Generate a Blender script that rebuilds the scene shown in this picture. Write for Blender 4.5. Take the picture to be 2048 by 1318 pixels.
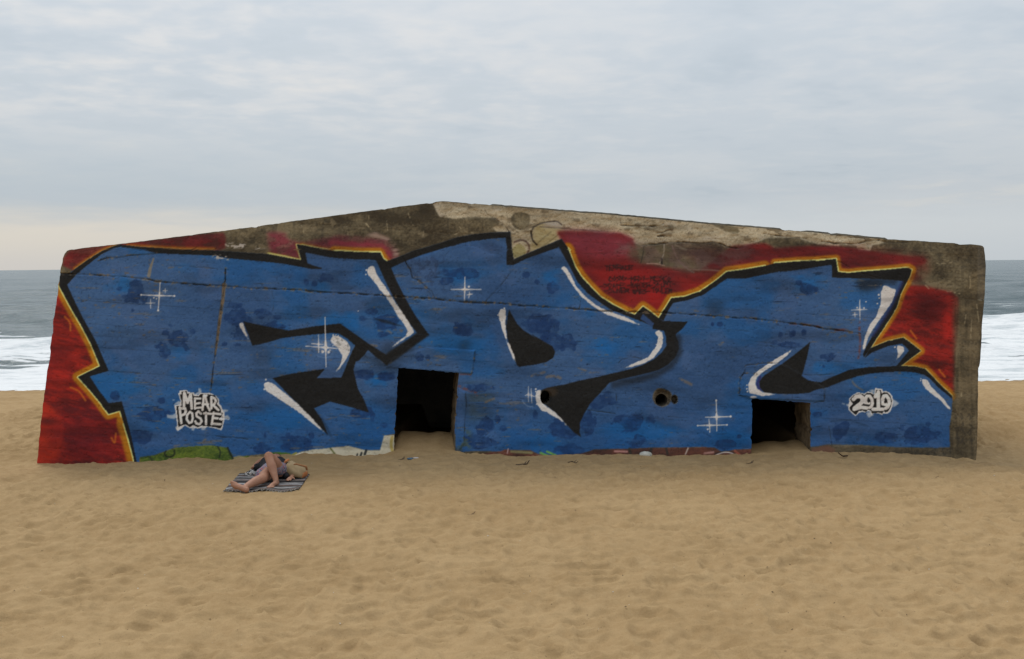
import bpy, math, random
import numpy as np
from mathutils import Vector, Matrix

for o in list(bpy.data.objects): bpy.data.objects.remove(o)
scene = bpy.context.scene
COL = scene.collection

# ---------------------------------------------------------------- camera
CAM_H = 3.1            # standing on the dune bank
FPX = 2000.0           # focal length in photo pixels (2048 wide)
PITCH = math.atan(129.5/FPX); ROLL = math.atan(21/2048)
_f = np.array([0, math.cos(PITCH), -math.sin(PITCH)])
_r0 = np.array([1., 0, 0]); _u0 = np.array([0, math.sin(PITCH), math.cos(PITCH)])
_u = math.cos(ROLL)*_u0 + math.sin(ROLL)*_r0
_r = math.cos(ROLL)*_r0 - math.sin(ROLL)*_u0
cam_d = bpy.data.cameras.new('camera'); cam = bpy.data.objects.new('camera', cam_d); COL.objects.link(cam)
cam_d.sensor_width = 36; cam_d.sensor_fit = 'HORIZONTAL'; cam_d.lens = FPX/2048*36
cam_d.clip_start = .1; cam_d.clip_end = 30000
cam.matrix_world = Matrix(((_r[0], _u[0], -_f[0], 0), (_r[1], _u[1], -_f[1], 0), (_r[2], _u[2], -_f[2], CAM_H), (0, 0, 0, 1)))
scene.camera = cam
def ray(px, py):
    px = np.asarray(px, float)[..., None]; py = np.asarray(py, float)[..., None]
    return _f + _r*(px-1024)/FPX - _u*(py-659)/FPX
def ground(px, py, z=0.):
    d = ray(px, py); t = (z-CAM_H)/d[..., 2]
    return np.array([0, 0, CAM_H]) + d*t[..., None]
def at(px, py, Y):
    d = ray(px, py); return np.array([0, 0, CAM_H]) + d*(Y/d[..., 1])[..., None]

# ---------------------------------------------------------------- world: overcast sky over the sea
SUN_AZ, SUN_EL = math.radians(-28), math.radians(56)   # azimuth from +Y towards +X
world = bpy.data.worlds.new('World'); scene.world = world; world.use_nodes = True
nt = world.node_tree; N = nt.nodes; LK = nt.links; N.clear()
def nn(tree, typ, **kw):
    n = tree.nodes.new(typ)
    for k, v in kw.items(): setattr(n, k, v)
    return n
def math_n(tree, op, a, b=None, c=None, clamp=False):
    n = tree.nodes.new('ShaderNodeMath'); n.operation = op; n.use_clamp = clamp
    for i, v in enumerate((a, b, c)):
        if v is None: continue
        if isinstance(v, (int, float)): n.inputs[i].default_value = v
        else: tree.links.new(v, n.inputs[i])
    return n.outputs[0]
def mix_n(tree, f, a, b, blend='MIX'):
    n = tree.nodes.new('ShaderNodeMix'); n.data_type = 'RGBA'; n.blend_type = blend
    for s, v in ((n.inputs[0], f), (n.inputs[6], a), (n.inputs[7], b)):
        if isinstance(v, (int, float)): s.default_value = v
        elif isinstance(v, tuple): s.default_value = (*v, 1)
        else: tree.links.new(v, s)
    return n.outputs[2]
def ramp_n(tree, f, stops, interp='LINEAR'):
    n = tree.nodes.new('ShaderNodeValToRGB'); n.color_ramp.interpolation = interp
    e = n.color_ramp.elements
    while len(e) < len(stops): e.new(.5)
    for el, (p, c) in zip(e, stops):
        el.position = p; el.color = (*c, 1) if isinstance(c, tuple) else (c, c, c, 1)
    tree.links.new(f, n.inputs[0]); return n.outputs[0]
def noise_n(tree, vec, scale, detail=4, rough=.5, dist=0., out=0):
    n = tree.nodes.new('ShaderNodeTexNoise'); n.inputs['Scale'].default_value = scale
    n.inputs['Detail'].default_value = detail; n.inputs['Roughness'].default_value = rough; n.inputs['Distortion'].default_value = dist
    if vec is not None: tree.links.new(vec, n.inputs['Vector'])
    return n.outputs[out]
def smooth_n(tree, v, a, b):
    n = tree.nodes.new('ShaderNodeMapRange'); n.interpolation_type = 'SMOOTHSTEP'
    tree.links.new(v, n.inputs[0]); n.inputs[1].default_value = a; n.inputs[2].default_value = b
    return n.outputs[0]
tc = nn(nt, 'ShaderNodeTexCoord'); sep = nn(nt, 'ShaderNodeSeparateXYZ'); LK.new(tc.outputs['Generated'], sep.inputs[0])
zz = math_n(nt, 'MAXIMUM', sep.outputs[2], 0.0)
den = math_n(nt, 'ADD', zz, .10)
comb = nn(nt, 'ShaderNodeCombineXYZ')
LK.new(math_n(nt, 'DIVIDE', sep.outputs[0], den), comb.inputs[0]); LK.new(math_n(nt, 'DIVIDE', sep.outputs[1], den), comb.inputs[1])
cv = comb.outputs[0]
n1 = noise_n(nt, cv, .55, 5, .55, .3); n2 = noise_n(nt, cv, 2.3, 4, .55, .3); n3 = noise_n(nt, cv, 8.0, 3, .5, .2)
nsum = math_n(nt, 'ADD', math_n(nt, 'ADD', math_n(nt, 'MULTIPLY', n1, .58), math_n(nt, 'MULTIPLY', n2, .34)), math_n(nt, 'MULTIPLY', n3, .08))
cloud = ramp_n(nt, nsum, [(.36, (.458, .518, .578)), (.46, (.520, .570, .620)), (.55, (.566, .602, .638)), (.66, (.650, .655, .648))], 'EASE')
# the pale clearing low over the sea, warmer towards the left
lowl = smooth_n(nt, sep.outputs[0], .12, -.42)
bandw = math_n(nt, 'SUBTRACT', 1.0, smooth_n(nt, math_n(nt, 'ADD', sep.outputs[2], math_n(nt, 'MULTIPLY', math_n(nt, 'SUBTRACT', n2, .5), .03)), .030, .068))
strk = math_n(nt, 'ADD', math_n(nt, 'MULTIPLY', n2, .55), math_n(nt, 'MULTIPLY', n3, .45))
warm = math_n(nt, 'MULTIPLY', math_n(nt, 'MULTIPLY', smooth_n(nt, sep.outputs[2], .10, .17), smooth_n(nt, sep.outputs[2], .34, .20)), math_n(nt, 'ADD', .35, math_n(nt, 'MULTIPLY', smooth_n(nt, sep.outputs[0], .25, -.3), .65)))
cloud = mix_n(nt, math_n(nt, 'MULTIPLY', warm, math_n(nt, 'MULTIPLY', smooth_n(nt, strk, .42, .70), .62)), cloud, (.705, .690, .672))
cloud = mix_n(nt, math_n(nt, 'MULTIPLY', warm, math_n(nt, 'MULTIPLY', smooth_n(nt, strk, .48, .34), .35)), cloud, (.505, .555, .590))
grey = math_n(nt, 'MULTIPLY', smooth_n(nt, sep.outputs[2], .15, .075), math_n(nt, 'ADD', .25, math_n(nt, 'MULTIPLY', lowl, .45)))
cloud = mix_n(nt, grey, cloud, (.440, .510, .570))
lowcol = mix_n(nt, lowl, (.610, .650, .675), (.720, .675, .600))
hz = smooth_n(nt, sep.outputs[2], .030, .0)
lowcol = mix_n(nt, math_n(nt, 'MULTIPLY', hz, .6), lowcol, mix_n(nt, lowl, (.575, .625, .660), (.640, .620, .600)))
cloud = mix_n(nt, math_n(nt, 'MULTIPLY', bandw, .92), cloud, lowcol)
# an overcast vault is brighter overhead than at its rim
lift = math_n(nt, 'ADD', .98, math_n(nt, 'MULTIPLY', zz, .85))
vm = nn(nt, 'ShaderNodeVectorMath', operation='SCALE'); LK.new(cloud, vm.inputs[0]); LK.new(math_n(nt, 'MULTIPLY', lift, 10.0), vm.inputs['Scale'])
sky = nn(nt, 'ShaderNodeTexSky'); sky.sky_type = 'NISHITA'; sky.sun_disc = False
sky.sun_elevation = SUN_EL; sky.sun_rotation = SUN_AZ; sky.air_density = 1.2; sky.dust_density = 3.0
skyc = mix_n(nt, .93, sky.outputs[0], vm.outputs[0])
bg = nn(nt, 'ShaderNodeBackground'); bg.inputs[1].default_value = .1; LK.new(skyc, bg.inputs[0])
wo = nn(nt, 'ShaderNodeOutputWorld'); LK.new(bg.outputs[0], wo.inputs[0])

sun_d = bpy.data.lights.new('sun', 'SUN'); sun = bpy.data.objects.new('sun', sun_d); COL.objects.link(sun)
sun_d.energy = 1.5; sun_d.angle = math.radians(24); sun_d.color = (1, .96, .9)
sdir = Vector((math.sin(SUN_AZ)*math.cos(SUN_EL), math.cos(SUN_AZ)*math.cos(SUN_EL), math.sin(SUN_EL)))
sun.rotation_euler = sdir.to_track_quat('Z', 'Y').to_euler()

scene.view_settings.view_transform = 'Standard'; scene.view_settings.look = 'None'
scene.view_settings.exposure = 0; scene.view_settings.gamma = 1; scene.view_settings.use_curve_mapping = False
# ---------------------------------------------------------------- noise + raster helpers
_RT = {}
def _tab(seed):
    if seed not in _RT:
        _RT[seed] = np.random.default_rng(seed).random((256, 256)).astype(np.float32)
    return _RT[seed]
def vnoise(x, y, seed=0):
    T = _tab(seed)
    xi = np.floor(x).astype(np.int32); yi = np.floor(y).astype(np.int32)
    fx = (x - xi).astype(np.float32); fy = (y - yi).astype(np.float32)
    fx = fx*fx*(3-2*fx); fy = fy*fy*(3-2*fy)
    a = T[yi & 255, xi & 255]; b = T[yi & 255, (xi+1) & 255]
    c = T[(yi+1) & 255, xi & 255]; d = T[(yi+1) & 255, (xi+1) & 255]
    return (a*(1-fx)+b*fx)*(1-fy) + (c*(1-fx)+d*fx)*fy
def fbm(x, y, octv=4, seed=0, gain=0.5):
    s = 0.0; a = 1.0; n = 0.0
    for k in range(octv):
        s = s + a*vnoise(x*2**k + 17.3*k, y*2**k + 5.1*k, seed+k); n += a; a *= gain
    return s/n
def sstep(a, b, x):
    t = np.clip((x-a)/(b-a), 0, 1); return t*t*(3-2*t)

# ---------------------------------------------------------------- the mural, traced on the wall
# traced in enlarged views of the wall: name -> (x origin, y origin, scale)
VIEW = dict(A=(50,440,4.3933), B=(50,680,4.3933), C=(400,440,4.3933), D=(400,680,4.1178), E=(720,390,4.3933),
            F=(720,640,4.3933), G=(1080,400,4.3933), H=(1080,640,4.3933), I=(1580,420,4.3933), J=(1580,660,4.3933),
            K=(1400,640,4.3933), L=(560,630,9.309), M=(1020,740,9.415), N=(780,720,6.278), O=(1000,880,3.938),
            P=(880,400,6.4), R=(1200,420,5.12), S=(0,380,5.07), T=(1550,440,4.763), U=(1860,760,7.325),
            V=(280,860,3.938), W=(330,765,11.98), X=(1680,765,15.508), Y=(1190,515,11.378), Z=(0,0,1.0))
def pts(s):
    """'A 1 2 3 4 B 5 6' -> wall pixels"""
    out = []; v = VIEW['Z']; buf = None
    for tok in s.split():
        if tok in VIEW: v = VIEW[tok]; continue
        if buf is None: buf = float(tok)
        else:
            out.append((v[0]+buf/v[2], v[1]+float(tok)/v[2])); buf = None
    return np.array(out, dtype=np.float64)

RX0, RY0, RW, RH, SS = 60, 395, 1920, 550, 1
WPX, HPX = RW*SS, RH*SS
gx, gy = np.meshgrid(np.arange(WPX, dtype=np.float32)/SS + RX0 + .5, np.arange(HPX, dtype=np.float32)/SS + RY0 + .5)
img = np.zeros((HPX, WPX, 3), np.float32)
cls = np.zeros((HPX, WPX), np.uint8)
disp = np.zeros((HPX, WPX), np.float32)
# a slow wobble of the hand that sprayed the lines
wobx = (fbm(gx/26, gy/26, 3, 91)-.5)*2.6; woby = (fbm(gx/26, gy/26, 3, 95)-.5)*2.6
fine = fbm(gx/3.2, gy/2.2, 3, 11)-.5
med = fbm(gx/40, gy/22, 4, 21)-.5
big = fbm(gx/170, gy/90, 4, 31)-.5
streak = fbm(gx/46, gy/4.5, 4, 41)
streak2 = fbm(gx/90, gy/9, 4, 47)

def fill(p):
    q = (p - np.array([RX0, RY0]))*SS
    x0 = int(max(0, q[:,0].min()-2)); x1 = int(min(WPX, q[:,0].max()+3))
    y0 = int(max(0, q[:,1].min()-2)); y1 = int(min(HPX, q[:,1].max()+3))
    m = np.zeros((HPX, WPX), np.float32)
    if x1 <= x0 or y1 <= y0: return m
    cnt = np.zeros((y1-y0, x1-x0+1), np.int32)
    for (xa, ya), (xb, yb) in zip(q, np.roll(q, -1, 0)):
        if ya == yb: continue
        lo, hi = min(ya, yb), max(ya, yb)
        r = np.arange(max(y0, int(np.ceil(lo-.5))), min(y1, int(np.ceil(hi-.5))))
        if len(r) == 0: continue
        xs = xa + (r+.5-ya)/(yb-ya)*(xb-xa)
        c = np.clip(np.ceil(xs-.5).astype(int)-x0, 0, x1-x0)
        np.add.at(cnt, (r-y0, c), 1)
    m[y0:y1, x0:x1] = (np.cumsum(cnt, 1)[:, :-1] % 2)
    return m
def smooth(p, n=2, closed=True):
    p = np.asarray(p)
    for _ in range(n):
        a = p; b = np.roll(p, -1, 0)
        if not closed: a, b = p[:-1], p[1:]
        q = np.empty((len(a)*2, 2)); q[0::2] = a*.75+b*.25; q[1::2] = a*.25+b*.75
        if not closed: q = np.vstack([p[:1], q, p[-1:]])
        p = q
    return p
def stroke(p, w, soft=.7, wob=True):
    """antialiased polyline; w one width or one per point (px)"""
    p = np.asarray(p, float); w = np.broadcast_to(np.asarray(w, float), (len(p),))
    m = np.zeros((HPX, WPX), np.float32)
    for k in range(len(p)-1):
        a, b = p[k], p[k+1]; R = max(w[k], w[k+1])/2 + soft + 3
        x0 = int(max(0, (min(a[0], b[0])-R-RX0)*SS)); x1 = int(min(WPX, (max(a[0], b[0])+R-RX0)*SS+2))
        y0 = int(max(0, (min(a[1], b[1])-R-RY0)*SS)); y1 = int(min(HPX, (max(a[1], b[1])+R-RY0)*SS+2))
        if x1 <= x0 or y1 <= y0: continue
        X = gx[y0:y1, x0:x1]; Y = gy[y0:y1, x0:x1]
        if wob: X = X + wobx[y0:y1, x0:x1]*.5; Y = Y + woby[y0:y1, x0:x1]*.5
        d = b-a; L2 = max(1e-9, d@d)
        t = np.clip(((X-a[0])*d[0]+(Y-a[1])*d[1])/L2, 0, 1)
        dist = np.hypot(X-a[0]-t*d[0], Y-a[1]-t*d[1])
        ww = (w[k]*(1-t)+w[k+1]*t)/2
        v = np.clip((ww+soft-dist)/(2*soft), 0, 1)
        m[y0:y1, x0:x1] = np.maximum(m[y0:y1, x0:x1], v)
    return m
def blur(m, s):
    """gaussian blur of a mask, s in px"""
    s *= SS
    ys = np.nonzero((m > 0).any(1))[0]; xs = np.nonzero((m > 0).any(0))[0]
    if len(ys) == 0: return m
    r = int(3*s)+1
    y0, y1 = max(0, ys.min()-r), min(HPX, ys.max()+r+1); x0, x1 = max(0, xs.min()-r), min(WPX, xs.max()+r+1)
    a = m[y0:y1, x0:x1]
    k = np.exp(-.5*(np.arange(-r, r+1)/s)**2); k = (k/k.sum()).astype(np.float32)
    def conv(a):
        pad = np.pad(a, ((r, r), (0, 0)), mode='edge')
        out = np.zeros_like(a)
        for i, kv in enumerate(k): out += kv*pad[i:i+a.shape[0]]
        return out
    if len(k) > 15:                       # wide kernels: three box passes by running sums
        w = max(1, int(round(s*1.0)))
        def conv(a):
            for _ in range(3):
                pad = np.pad(a, ((w+1, w), (0, 0)), mode='edge')
                c = np.cumsum(pad, 0, dtype=np.float64)
                a = ((c[2*w+1:]-c[:-2*w-1])/(2*w+1)).astype(np.float32)
            return a
    o = m.copy(); o[y0:y1, x0:x1] = conv(conv(a).T).T if True else a
    return o
def warp(m, k=1.0):
    """shift a mask by the hand wobble"""
    ys = np.nonzero((m > 0).any(1))[0]; xs = np.nonzero((m > 0).any(0))[0]
    if len(ys) == 0: return m
    y0, y1 = max(0, ys.min()-6), min(HPX, ys.max()+7); x0, x1 = max(0, xs.min()-6), min(WPX, xs.max()+7)
    iy, ix = np.mgrid[y0:y1, x0:x1]
    sx = np.clip((ix + wobx[y0:y1, x0:x1]*SS*k).round().astype(int), 0, WPX-1)
    sy = np.clip((iy + woby[y0:y1, x0:x1]*SS*k).round().astype(int), 0, HPX-1)
    o = np.zeros_like(m); o[y0:y1, x0:x1] = m[sy, sx]
    return o
def rgb(*c): return np.array(c, np.float32)/255
def paint(m, col, alpha=1.0, c=None, thr=.5):
    global img
    k = m > .003
    ys = np.nonzero(k.any(1))[0]
    if len(ys) == 0: return
    xs = np.nonzero(k[ys[0]:ys[-1]+1].any(0))[0]
    s = np.s_[ys[0]:ys[-1]+1, xs[0]:xs[-1]+1]
    a = (m[s]*alpha)[..., None]
    cc = col[s] if getattr(col, 'ndim', 1) == 3 else col
    img[s] = img[s]*(1-a) + cc*a
    if c is not None:
        k = cls[s]; k[m[s]*alpha > thr] = c; cls[s] = k
def poly(s, w=.6, sm=0, k=1.0):
    p = pts(s)
    if sm: p = smooth(p, sm)
    m = fill(p)
    if k: m = warp(m, k)
    return blur(m, w) if w else m
def blob(x, y, rx, ry, rough=.35, seed=0, w=1.0):
    s = np.s_[int(max(0, (y-ry*2-RY0)*SS)):int(max(0, (y+ry*2-RY0)*SS)), int(max(0, (x-rx*2-RX0)*SS)):int(max(0, (x+rx*2-RX0)*SS))]
    m = np.zeros((HPX, WPX), np.float32)
    X = gx[s]; Y = gy[s]
    if X.size == 0: return m
    d = np.hypot((X-x)/rx, (Y-y)/ry)
    n = fbm(X/(.55*rx+4), Y/(.55*ry+4), 3, 300+seed % 40)-.5
    e = w/max(2., min(rx, ry))
    m[s] = np.clip((1 + n*rough*2 - d)/(2*e)+.5, 0, 1)
    return m
def mixc(t, a, b):
    t = np.clip(t, 0, 1)[..., None]; return a*(1-t)+b*t

# ---- 1 bare concrete
conc = mixc(.5+big*1.2+med*1.5+fine*.9, rgb(60,52,39), rgb(116,104,80))
conc = mixc(sstep(.60, .74, fbm(gx/34, gy/20, 4, 74))*.5, conc, rgb(48,43,34))
conc = mixc(sstep(.63, .76, fbm(gx/18, gy/12, 4, 76))*.45, conc, rgb(134,120,94))
# dark runs and lime streaks
run = fbm(gx/7, gy/60, 3, 71)
conc = mixc(sstep(.62, .78, run)*.35, conc, rgb(58,52,42))
img[:] = conc
BARE, RED, BLUE, BLACK, YEL, SPALL, OLD = 0, 1, 2, 3, 4, 5, 6
# pale spalled band under the roof, right of the peak
spall = poly('E 640 75 740 40 1980 130 R 0 0 600 40 1200 90 1900 170 T 320 100 700 130 1000 165 1060 212 930 240 905 295 800 290 770 245 620 238 600 250 '
             '450 232 350 215 200 170 60 165 R 1700 290 1660 310 1520 350 1450 390 1350 385 1250 350 1150 325 1080 340 800 330 620 342 420 362 330 330 220 235 0 240 '
             'E 1977 300 1740 310 1780 388 1500 505 1350 570 1330 400 1320 330 1200 325 1165 290 1230 245 1200 207 1080 200 860 212 700 190 670 140', 1.0)
pale = mixc(.5+med*1.3+fine*.8, rgb(140,126,102), rgb(186,171,143))
crum = fbm(gx/17, gy/9, 4, 81, .42)
pale = mixc(sstep(.62, .74, crum)*.6, pale, rgb(92,80,62))
pale = mixc(sstep(.66, .8, fbm(gx/30, gy/14, 3, 86))*.5, pale, rgb(176,164,146))
fl_ = (fbm(gx/36, gy/13, 3, 83)*9) % 1.0
pale = mixc(sstep(.10, .0, fl_)*.7, pale, rgb(72,62,48))
paint(spall, pale, 1, SPALL)
flake = fbm(gx/36, gy/13, 3, 83)
disp += spall*(-.010 + .035*(crum-.5) + .03*(np.floor(flake*9)/9-.5))
for s_ in ('P 900 240 940 165 1060 150 1150 190 1150 300 1100 370 1030 390 940 350', 'P 250 215 700 225 740 250 690 310 650 360 400 390 300 400 200 290',
           'R 1120 135 1400 160 1440 240 1330 235 1230 190', 'T 610 235 780 240 760 270 620 262'):
    paint(poly(s_, 1.2, 1), conc, 1, BARE)
# ghost of an older painting under the peak
paint(poly('P 1190 350 1300 300 1420 280 1520 300 1600 440 1400 570 1200 660 1130 620 1190 560', 3, 1), rgb(150,134,92), .75)
paint(blob(880+1010/6.4, 400+660/6.4, 14, 15, .15, 3), rgb(140,130,88), .9)
for s_, w_, c_ in (('P 950 540 1040 505 1120 540 1150 620 1110 690', 3.5, rgb(84,62,52)), ('P 1190 360 1160 420 1175 500 1240 575', 2.6, rgb(50,44,38)),
                   ('P 1190 350 1290 300 1400 275 1500 270 1560 320', 2.2, rgb(60,52,46)), ('P 1240 560 1330 480 1420 410', 2, rgb(110,98,70)),
                   ('P 1300 600 1420 520 1520 440', 2, rgb(112,100,70)), ('P 1280 340 1500 355 1750 375 2040 400', 1.4, rgb(78,66,56))):
    paint(stroke(smooth(pts(s_), 2, False), w_, 1.2), c_, .85)
paint(poly('P 1330 300 1480 275 1560 330 1520 350 1330 345', 3), rgb(150,142,150), .6)

# ---- 2 red ground behind the letters
scr = fbm((gx+gy*.5)/22, (gy-gx*.25)/5, 4, 101)-.5
redc = mixc(.5+big*1.4+med*1.1+fine*.5+scr*1.5, rgb(82,24,24), rgb(152,38,28))
redd = mixc(.45+med*1.2+fine*.5, rgb(78,26,28), rgb(128,36,36))
mar = mixc(.5+med*1.1+fine*.5, rgb(104,42,54), rgb(142,56,68))
left_red = poly('Z 60 950 60 690 100 560 116 575 B 480 -300 740 250 680 320 900 600 1000 1060 960 1250', 1.2)
paint(left_red, redc, 1, RED)
paint(blob(84, 870, 44, 58, .2, 5, 5), mixc(.5+med, rgb(150,38,24), rgb(190,52,28)), .75)
paint(blob(110, 740, 40, 60, .5, 6, 22), rgb(164,36,30), .4)
paint(blob(96, 842, 20, 6, .4, 8, 5), rgb(60,24,24), .8)
paint(blob(170, 870, 60, 40, .6, 7, 22), rgb(98,22,30), .6)
top_left = poly('A 330 400 340 330 400 262 900 200 1740 110 1765 160 1755 250 1660 280 900 260 500 480 420 440', 1.8)
paint(top_left*(.75+.25*sstep(.3, .5, streak2)), redd, .92, RED)
for s_, a_ in (('C 590 110 760 110 780 180 900 200 880 340 620 300', .85), ('C 880 210 1060 170 1200 140 1480 160 1640 180 1720 260 1740 330 1640 370 1580 300 1100 270', .8)):
    paint(poly(s_, 3.2)*(.55+.45*sstep(.35, .6, fbm(gx/16, gy/8, 3, 66))), mar, a_, RED)
paint(poly('C 1450 140 1540 100 1640 150 1720 210 1750 310 1700 340 1690 240 1600 170', 2.5)*sstep(.35, .6, streak), rgb(160,134,122), .8)
gred = poly('G 150 275 700 290 820 340 880 560 1020 570 1080 590 1400 620 1700 400 1977 380 T 0 270 350 245 600 250 880 290 1250 340 1420 355 1450 400 1350 440 1330 560 1270 560 1240 430 600 480 560 380 '
            'G 1640 640 1400 830 1160 880 1040 1060 900 960 820 1010 450 800 260 480', 2.5)
paint(gred, mixc(.5+big*.6+med+scr*.9, rgb(88,28,32), rgb(134,34,34)), .95, RED)
paint(poly('G 180 270 620 285 800 340 830 500 520 520 330 480 260 420', 7), mar, .8, RED)
paint(poly('G 420 560 900 560 1060 640 1100 820 900 930 760 920 520 740', 9), rgb(160,34,32), .6)
paint(poly('G 930 780 1130 800 1060 1000 950 920', 5), rgb(178,30,26), .5)
paint(poly('G 1200 690 1500 690 1420 790 1250 830', 6), rgb(160,36,30), .55)
# smeared old grey under the red, left of the second notch
paint(poly('R 280 380 440 360 660 345 760 350 960 600 1200 610 1240 640 900 640 760 590 480 550 400 545 290 480', 5)*(.6+.4*sstep(.35,.6,streak2)), mixc(.5+med*1.4, rgb(66,58,44), rgb(110,96,76)), .85)
paint(poly('R 800 400 1150 380 1300 420 1500 400 1560 480 1300 570 1000 560', 9)*.8, rgb(72,32,36), .75)
for s_, w_, c_ in (('R 655 350 655 450 610 540', 2.2, rgb(150,138,124)), ('R 740 370 780 480 860 580 960 640', 3, rgb(128,106,98)), ('R 480 548 560 545 660 570', 1.6, rgb(180,140,130)),
                   ('R 450 370 440 460 420 540', 1.8, rgb(44,40,34)), ('R 900 610 1100 612 1240 625', 2.5, rgb(140,110,96)), ('R 630 500 632 550', 4, rgb(34,30,28)), ('R 770 360 880 410', 4, rgb(120,110,90))):
    paint(stroke(smooth(pts(s_), 2, False), w_, 1.0), c_, .8)
right_red = poly('I 1040 660 1180 670 1300 700 1420 720 1480 770 1480 1000 1450 1318 J 1450 200 1440 560 1420 600 1200 380 950 330 1120 180 990 80 700 180 I 700 1220 880 980 960 800', 2.2)
paint(right_red, mixc(.5+big*1.0+med*1.2+fine*.5+scr*1.2, rgb(76,22,22), rgb(152,34,28)), .96, RED)
paint(poly('I 1360 860 1440 960 1420 1120 1370 1180 1340 1000', 5), rgb(190,40,32), .75)
paint(poly('I 1100 690 1380 740 1330 1000 1130 980 1080 800', 9), rgb(70,18,22), .7)
paint(poly('T 1320 430 1440 380 1440 430 1370 520 1320 620 1290 560', 5), rgb(104,40,30), .6)

paint(poly('T 350 260 900 270 1440 350 1480 430 1400 560 1330 600 1300 470 1240 430 620 470 560 360', 7)*sstep(.3, .62, fbm(gx/30, gy/16, 4, 107)), rgb(110,36,32), .5, RED)
paint(poly('R 200 330 700 350 1100 360 1600 380 1640 440 1480 500 1260 560 1230 620 900 640 600 570 300 520 120 460', 6)*sstep(.42, .62, fbm(gx/26, gy/13, 4, 109)), mixc(.5+med*1.5, rgb(70,52,48), rgb(122,98,92)), .55)
paint(poly('A 340 300 900 210 1740 120 1750 250 900 240 420 440', 3)*sstep(.5, .66, fbm(gx/18, gy/8, 4, 113)), rgb(66,44,38), .55)
redm = np.isin(cls, (RED,)); img[redm] *= np.where(gx[redm] < 300, 1.04, .93)[:, None]
# ---- 3 letters: glow line, black outline, blue filling
OUT_L = 'B 970 1300 955 1040 910 870 870 740 835 620 735 650 665 555 560 430 465 325 660 230 A 580 1090 500 940 430 820 375 720 300 580 '
OUT_TL = 'S 612 850 700 845 760 800 900 700 1050 610 1180 560 '
OUT_T = 'A 830 215 1000 235 1150 245 1400 258 1650 265 C 220 275 600 300 760 330 890 352 850 215 900 220 1000 240 1180 270 1400 282 1585 285 1610 340 1640 362 '
OUT_M = 'E 340 545 470 490 680 430 860 370 1000 345 1150 330 1320 322 1330 440 1350 565 1500 500 1770 385 '
OUT_G = 'G 245 420 275 500 310 590 360 670 440 760 530 850 640 920 760 980 835 1010 905 937 975 985 1043 1040 '
OUT_G2 = 'G 1100 950 1155 862 1270 850 1400 805 1500 740 1570 690 1640 632 1800 610 1977 580 '
OUT_R = 'T 0 412 200 395 400 385 580 372 600 495 700 505 850 490 1050 475 1200 460 1270 455 1300 475 '
OUT_R2 = 'T 1285 530 1250 600 1200 700 1160 830 I 900 920 830 1030 760 1130 710 1212 860 1150 1000 1120 1150 1237 J 1060 250 975 315 '
OUT_R3 = 'J 1100 322 1190 342 1250 405 1330 490 1425 580 '
OUT_B = 'U 330 250 320 450 285 700 290 940 J 1405 1030 1300 1040 900 1030 600 1010 340 1010 190 1030 O 1980 70 1850 75 1750 95 1690 60 1590 55 1400 60 1180 60 1000 70 900 70 740 75 640 110 440 120 300 110 240 80 90 80 0 90 ' \
        'F 1000 1150 900 1160 840 1150 840 1000 300 1000 220 1015 V 1925 45 1895 160 1770 160 1700 140 1640 125 1420 150 1270 170 1180 200 1040 180 860 200 730 215 690 140 560 120 400 130 270 140 110 200 0 215 '
outer = pts(OUT_L+OUT_TL+OUT_T+OUT_M+OUT_G+OUT_G2+OUT_R+OUT_R2+OUT_R3+OUT_B)
och = mixc(.5+med*.8+fine*.4, rgb(146,90,16), rgb(188,124,26))
def glow(s_, wide, a=1.0, narrow=3.4, pa=1.0):
    wide *= .88; narrow *= 1.45
    p = pts(s_)
    m = blur(stroke(p, wide, 1.2), 1.4); paint(m, och, a, YEL)
    paint(stroke(p, narrow, .9), rgb(214,212,128), pa)
glow(OUT_L, 25)
glow('B 870 740 910 870 955 1040 960 1100', 34, .8)
glow('S 760 800 900 700 1050 610 1180 560', 10, .7, 2, .35)
glow('A 900 225 1150 240 1400 252 1660 260', 9, .6, 1.5, .2)
glow('C 600 290 760 322 890 352 850 215 900 220', 7, .35, 2.6, .8)
glow('C 900 220 1000 240 1180 270', 12, .4, 3, .7)
glow('C 1180 270 1400 282 1585 285 1610 340 1640 362', 22, .95)
paint(stroke(pts('C 1150 200 1400 215 1600 225 1660 290 1670 330'), 9, 3), rgb(140,48,62), .6)
glow('G 260 440 '+OUT_G+OUT_G2, 24, .95, 3.2)
glow(OUT_R, 20, .95, 3.6)
glow('T 1300 475 1285 530 1250 600', 22, .6, 4, .6)
glow('T 1250 600 1200 700 1160 830 I 900 920 830 1030 760 1130 710 1212 860 1150 1000 1120 1150 1237 J 1060 250 975 315 '+OUT_R3, 19, .92, 2.4, .75)
# orange flicks
for s_ in ('A 350 850 400 900 400 970', 'B 400 415 480 450 530 530', 'B 800 820 790 900', 'I 1060 1060 1110 1130', 'J 1310 350 1360 410', 'B 760 860 780 900'):
    paint(stroke(smooth(pts(s_), 2, False), 3.5, 1.6), rgb(196,112,30), .7)
letters = blur(warp(fill(outer), .6), .6)
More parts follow.
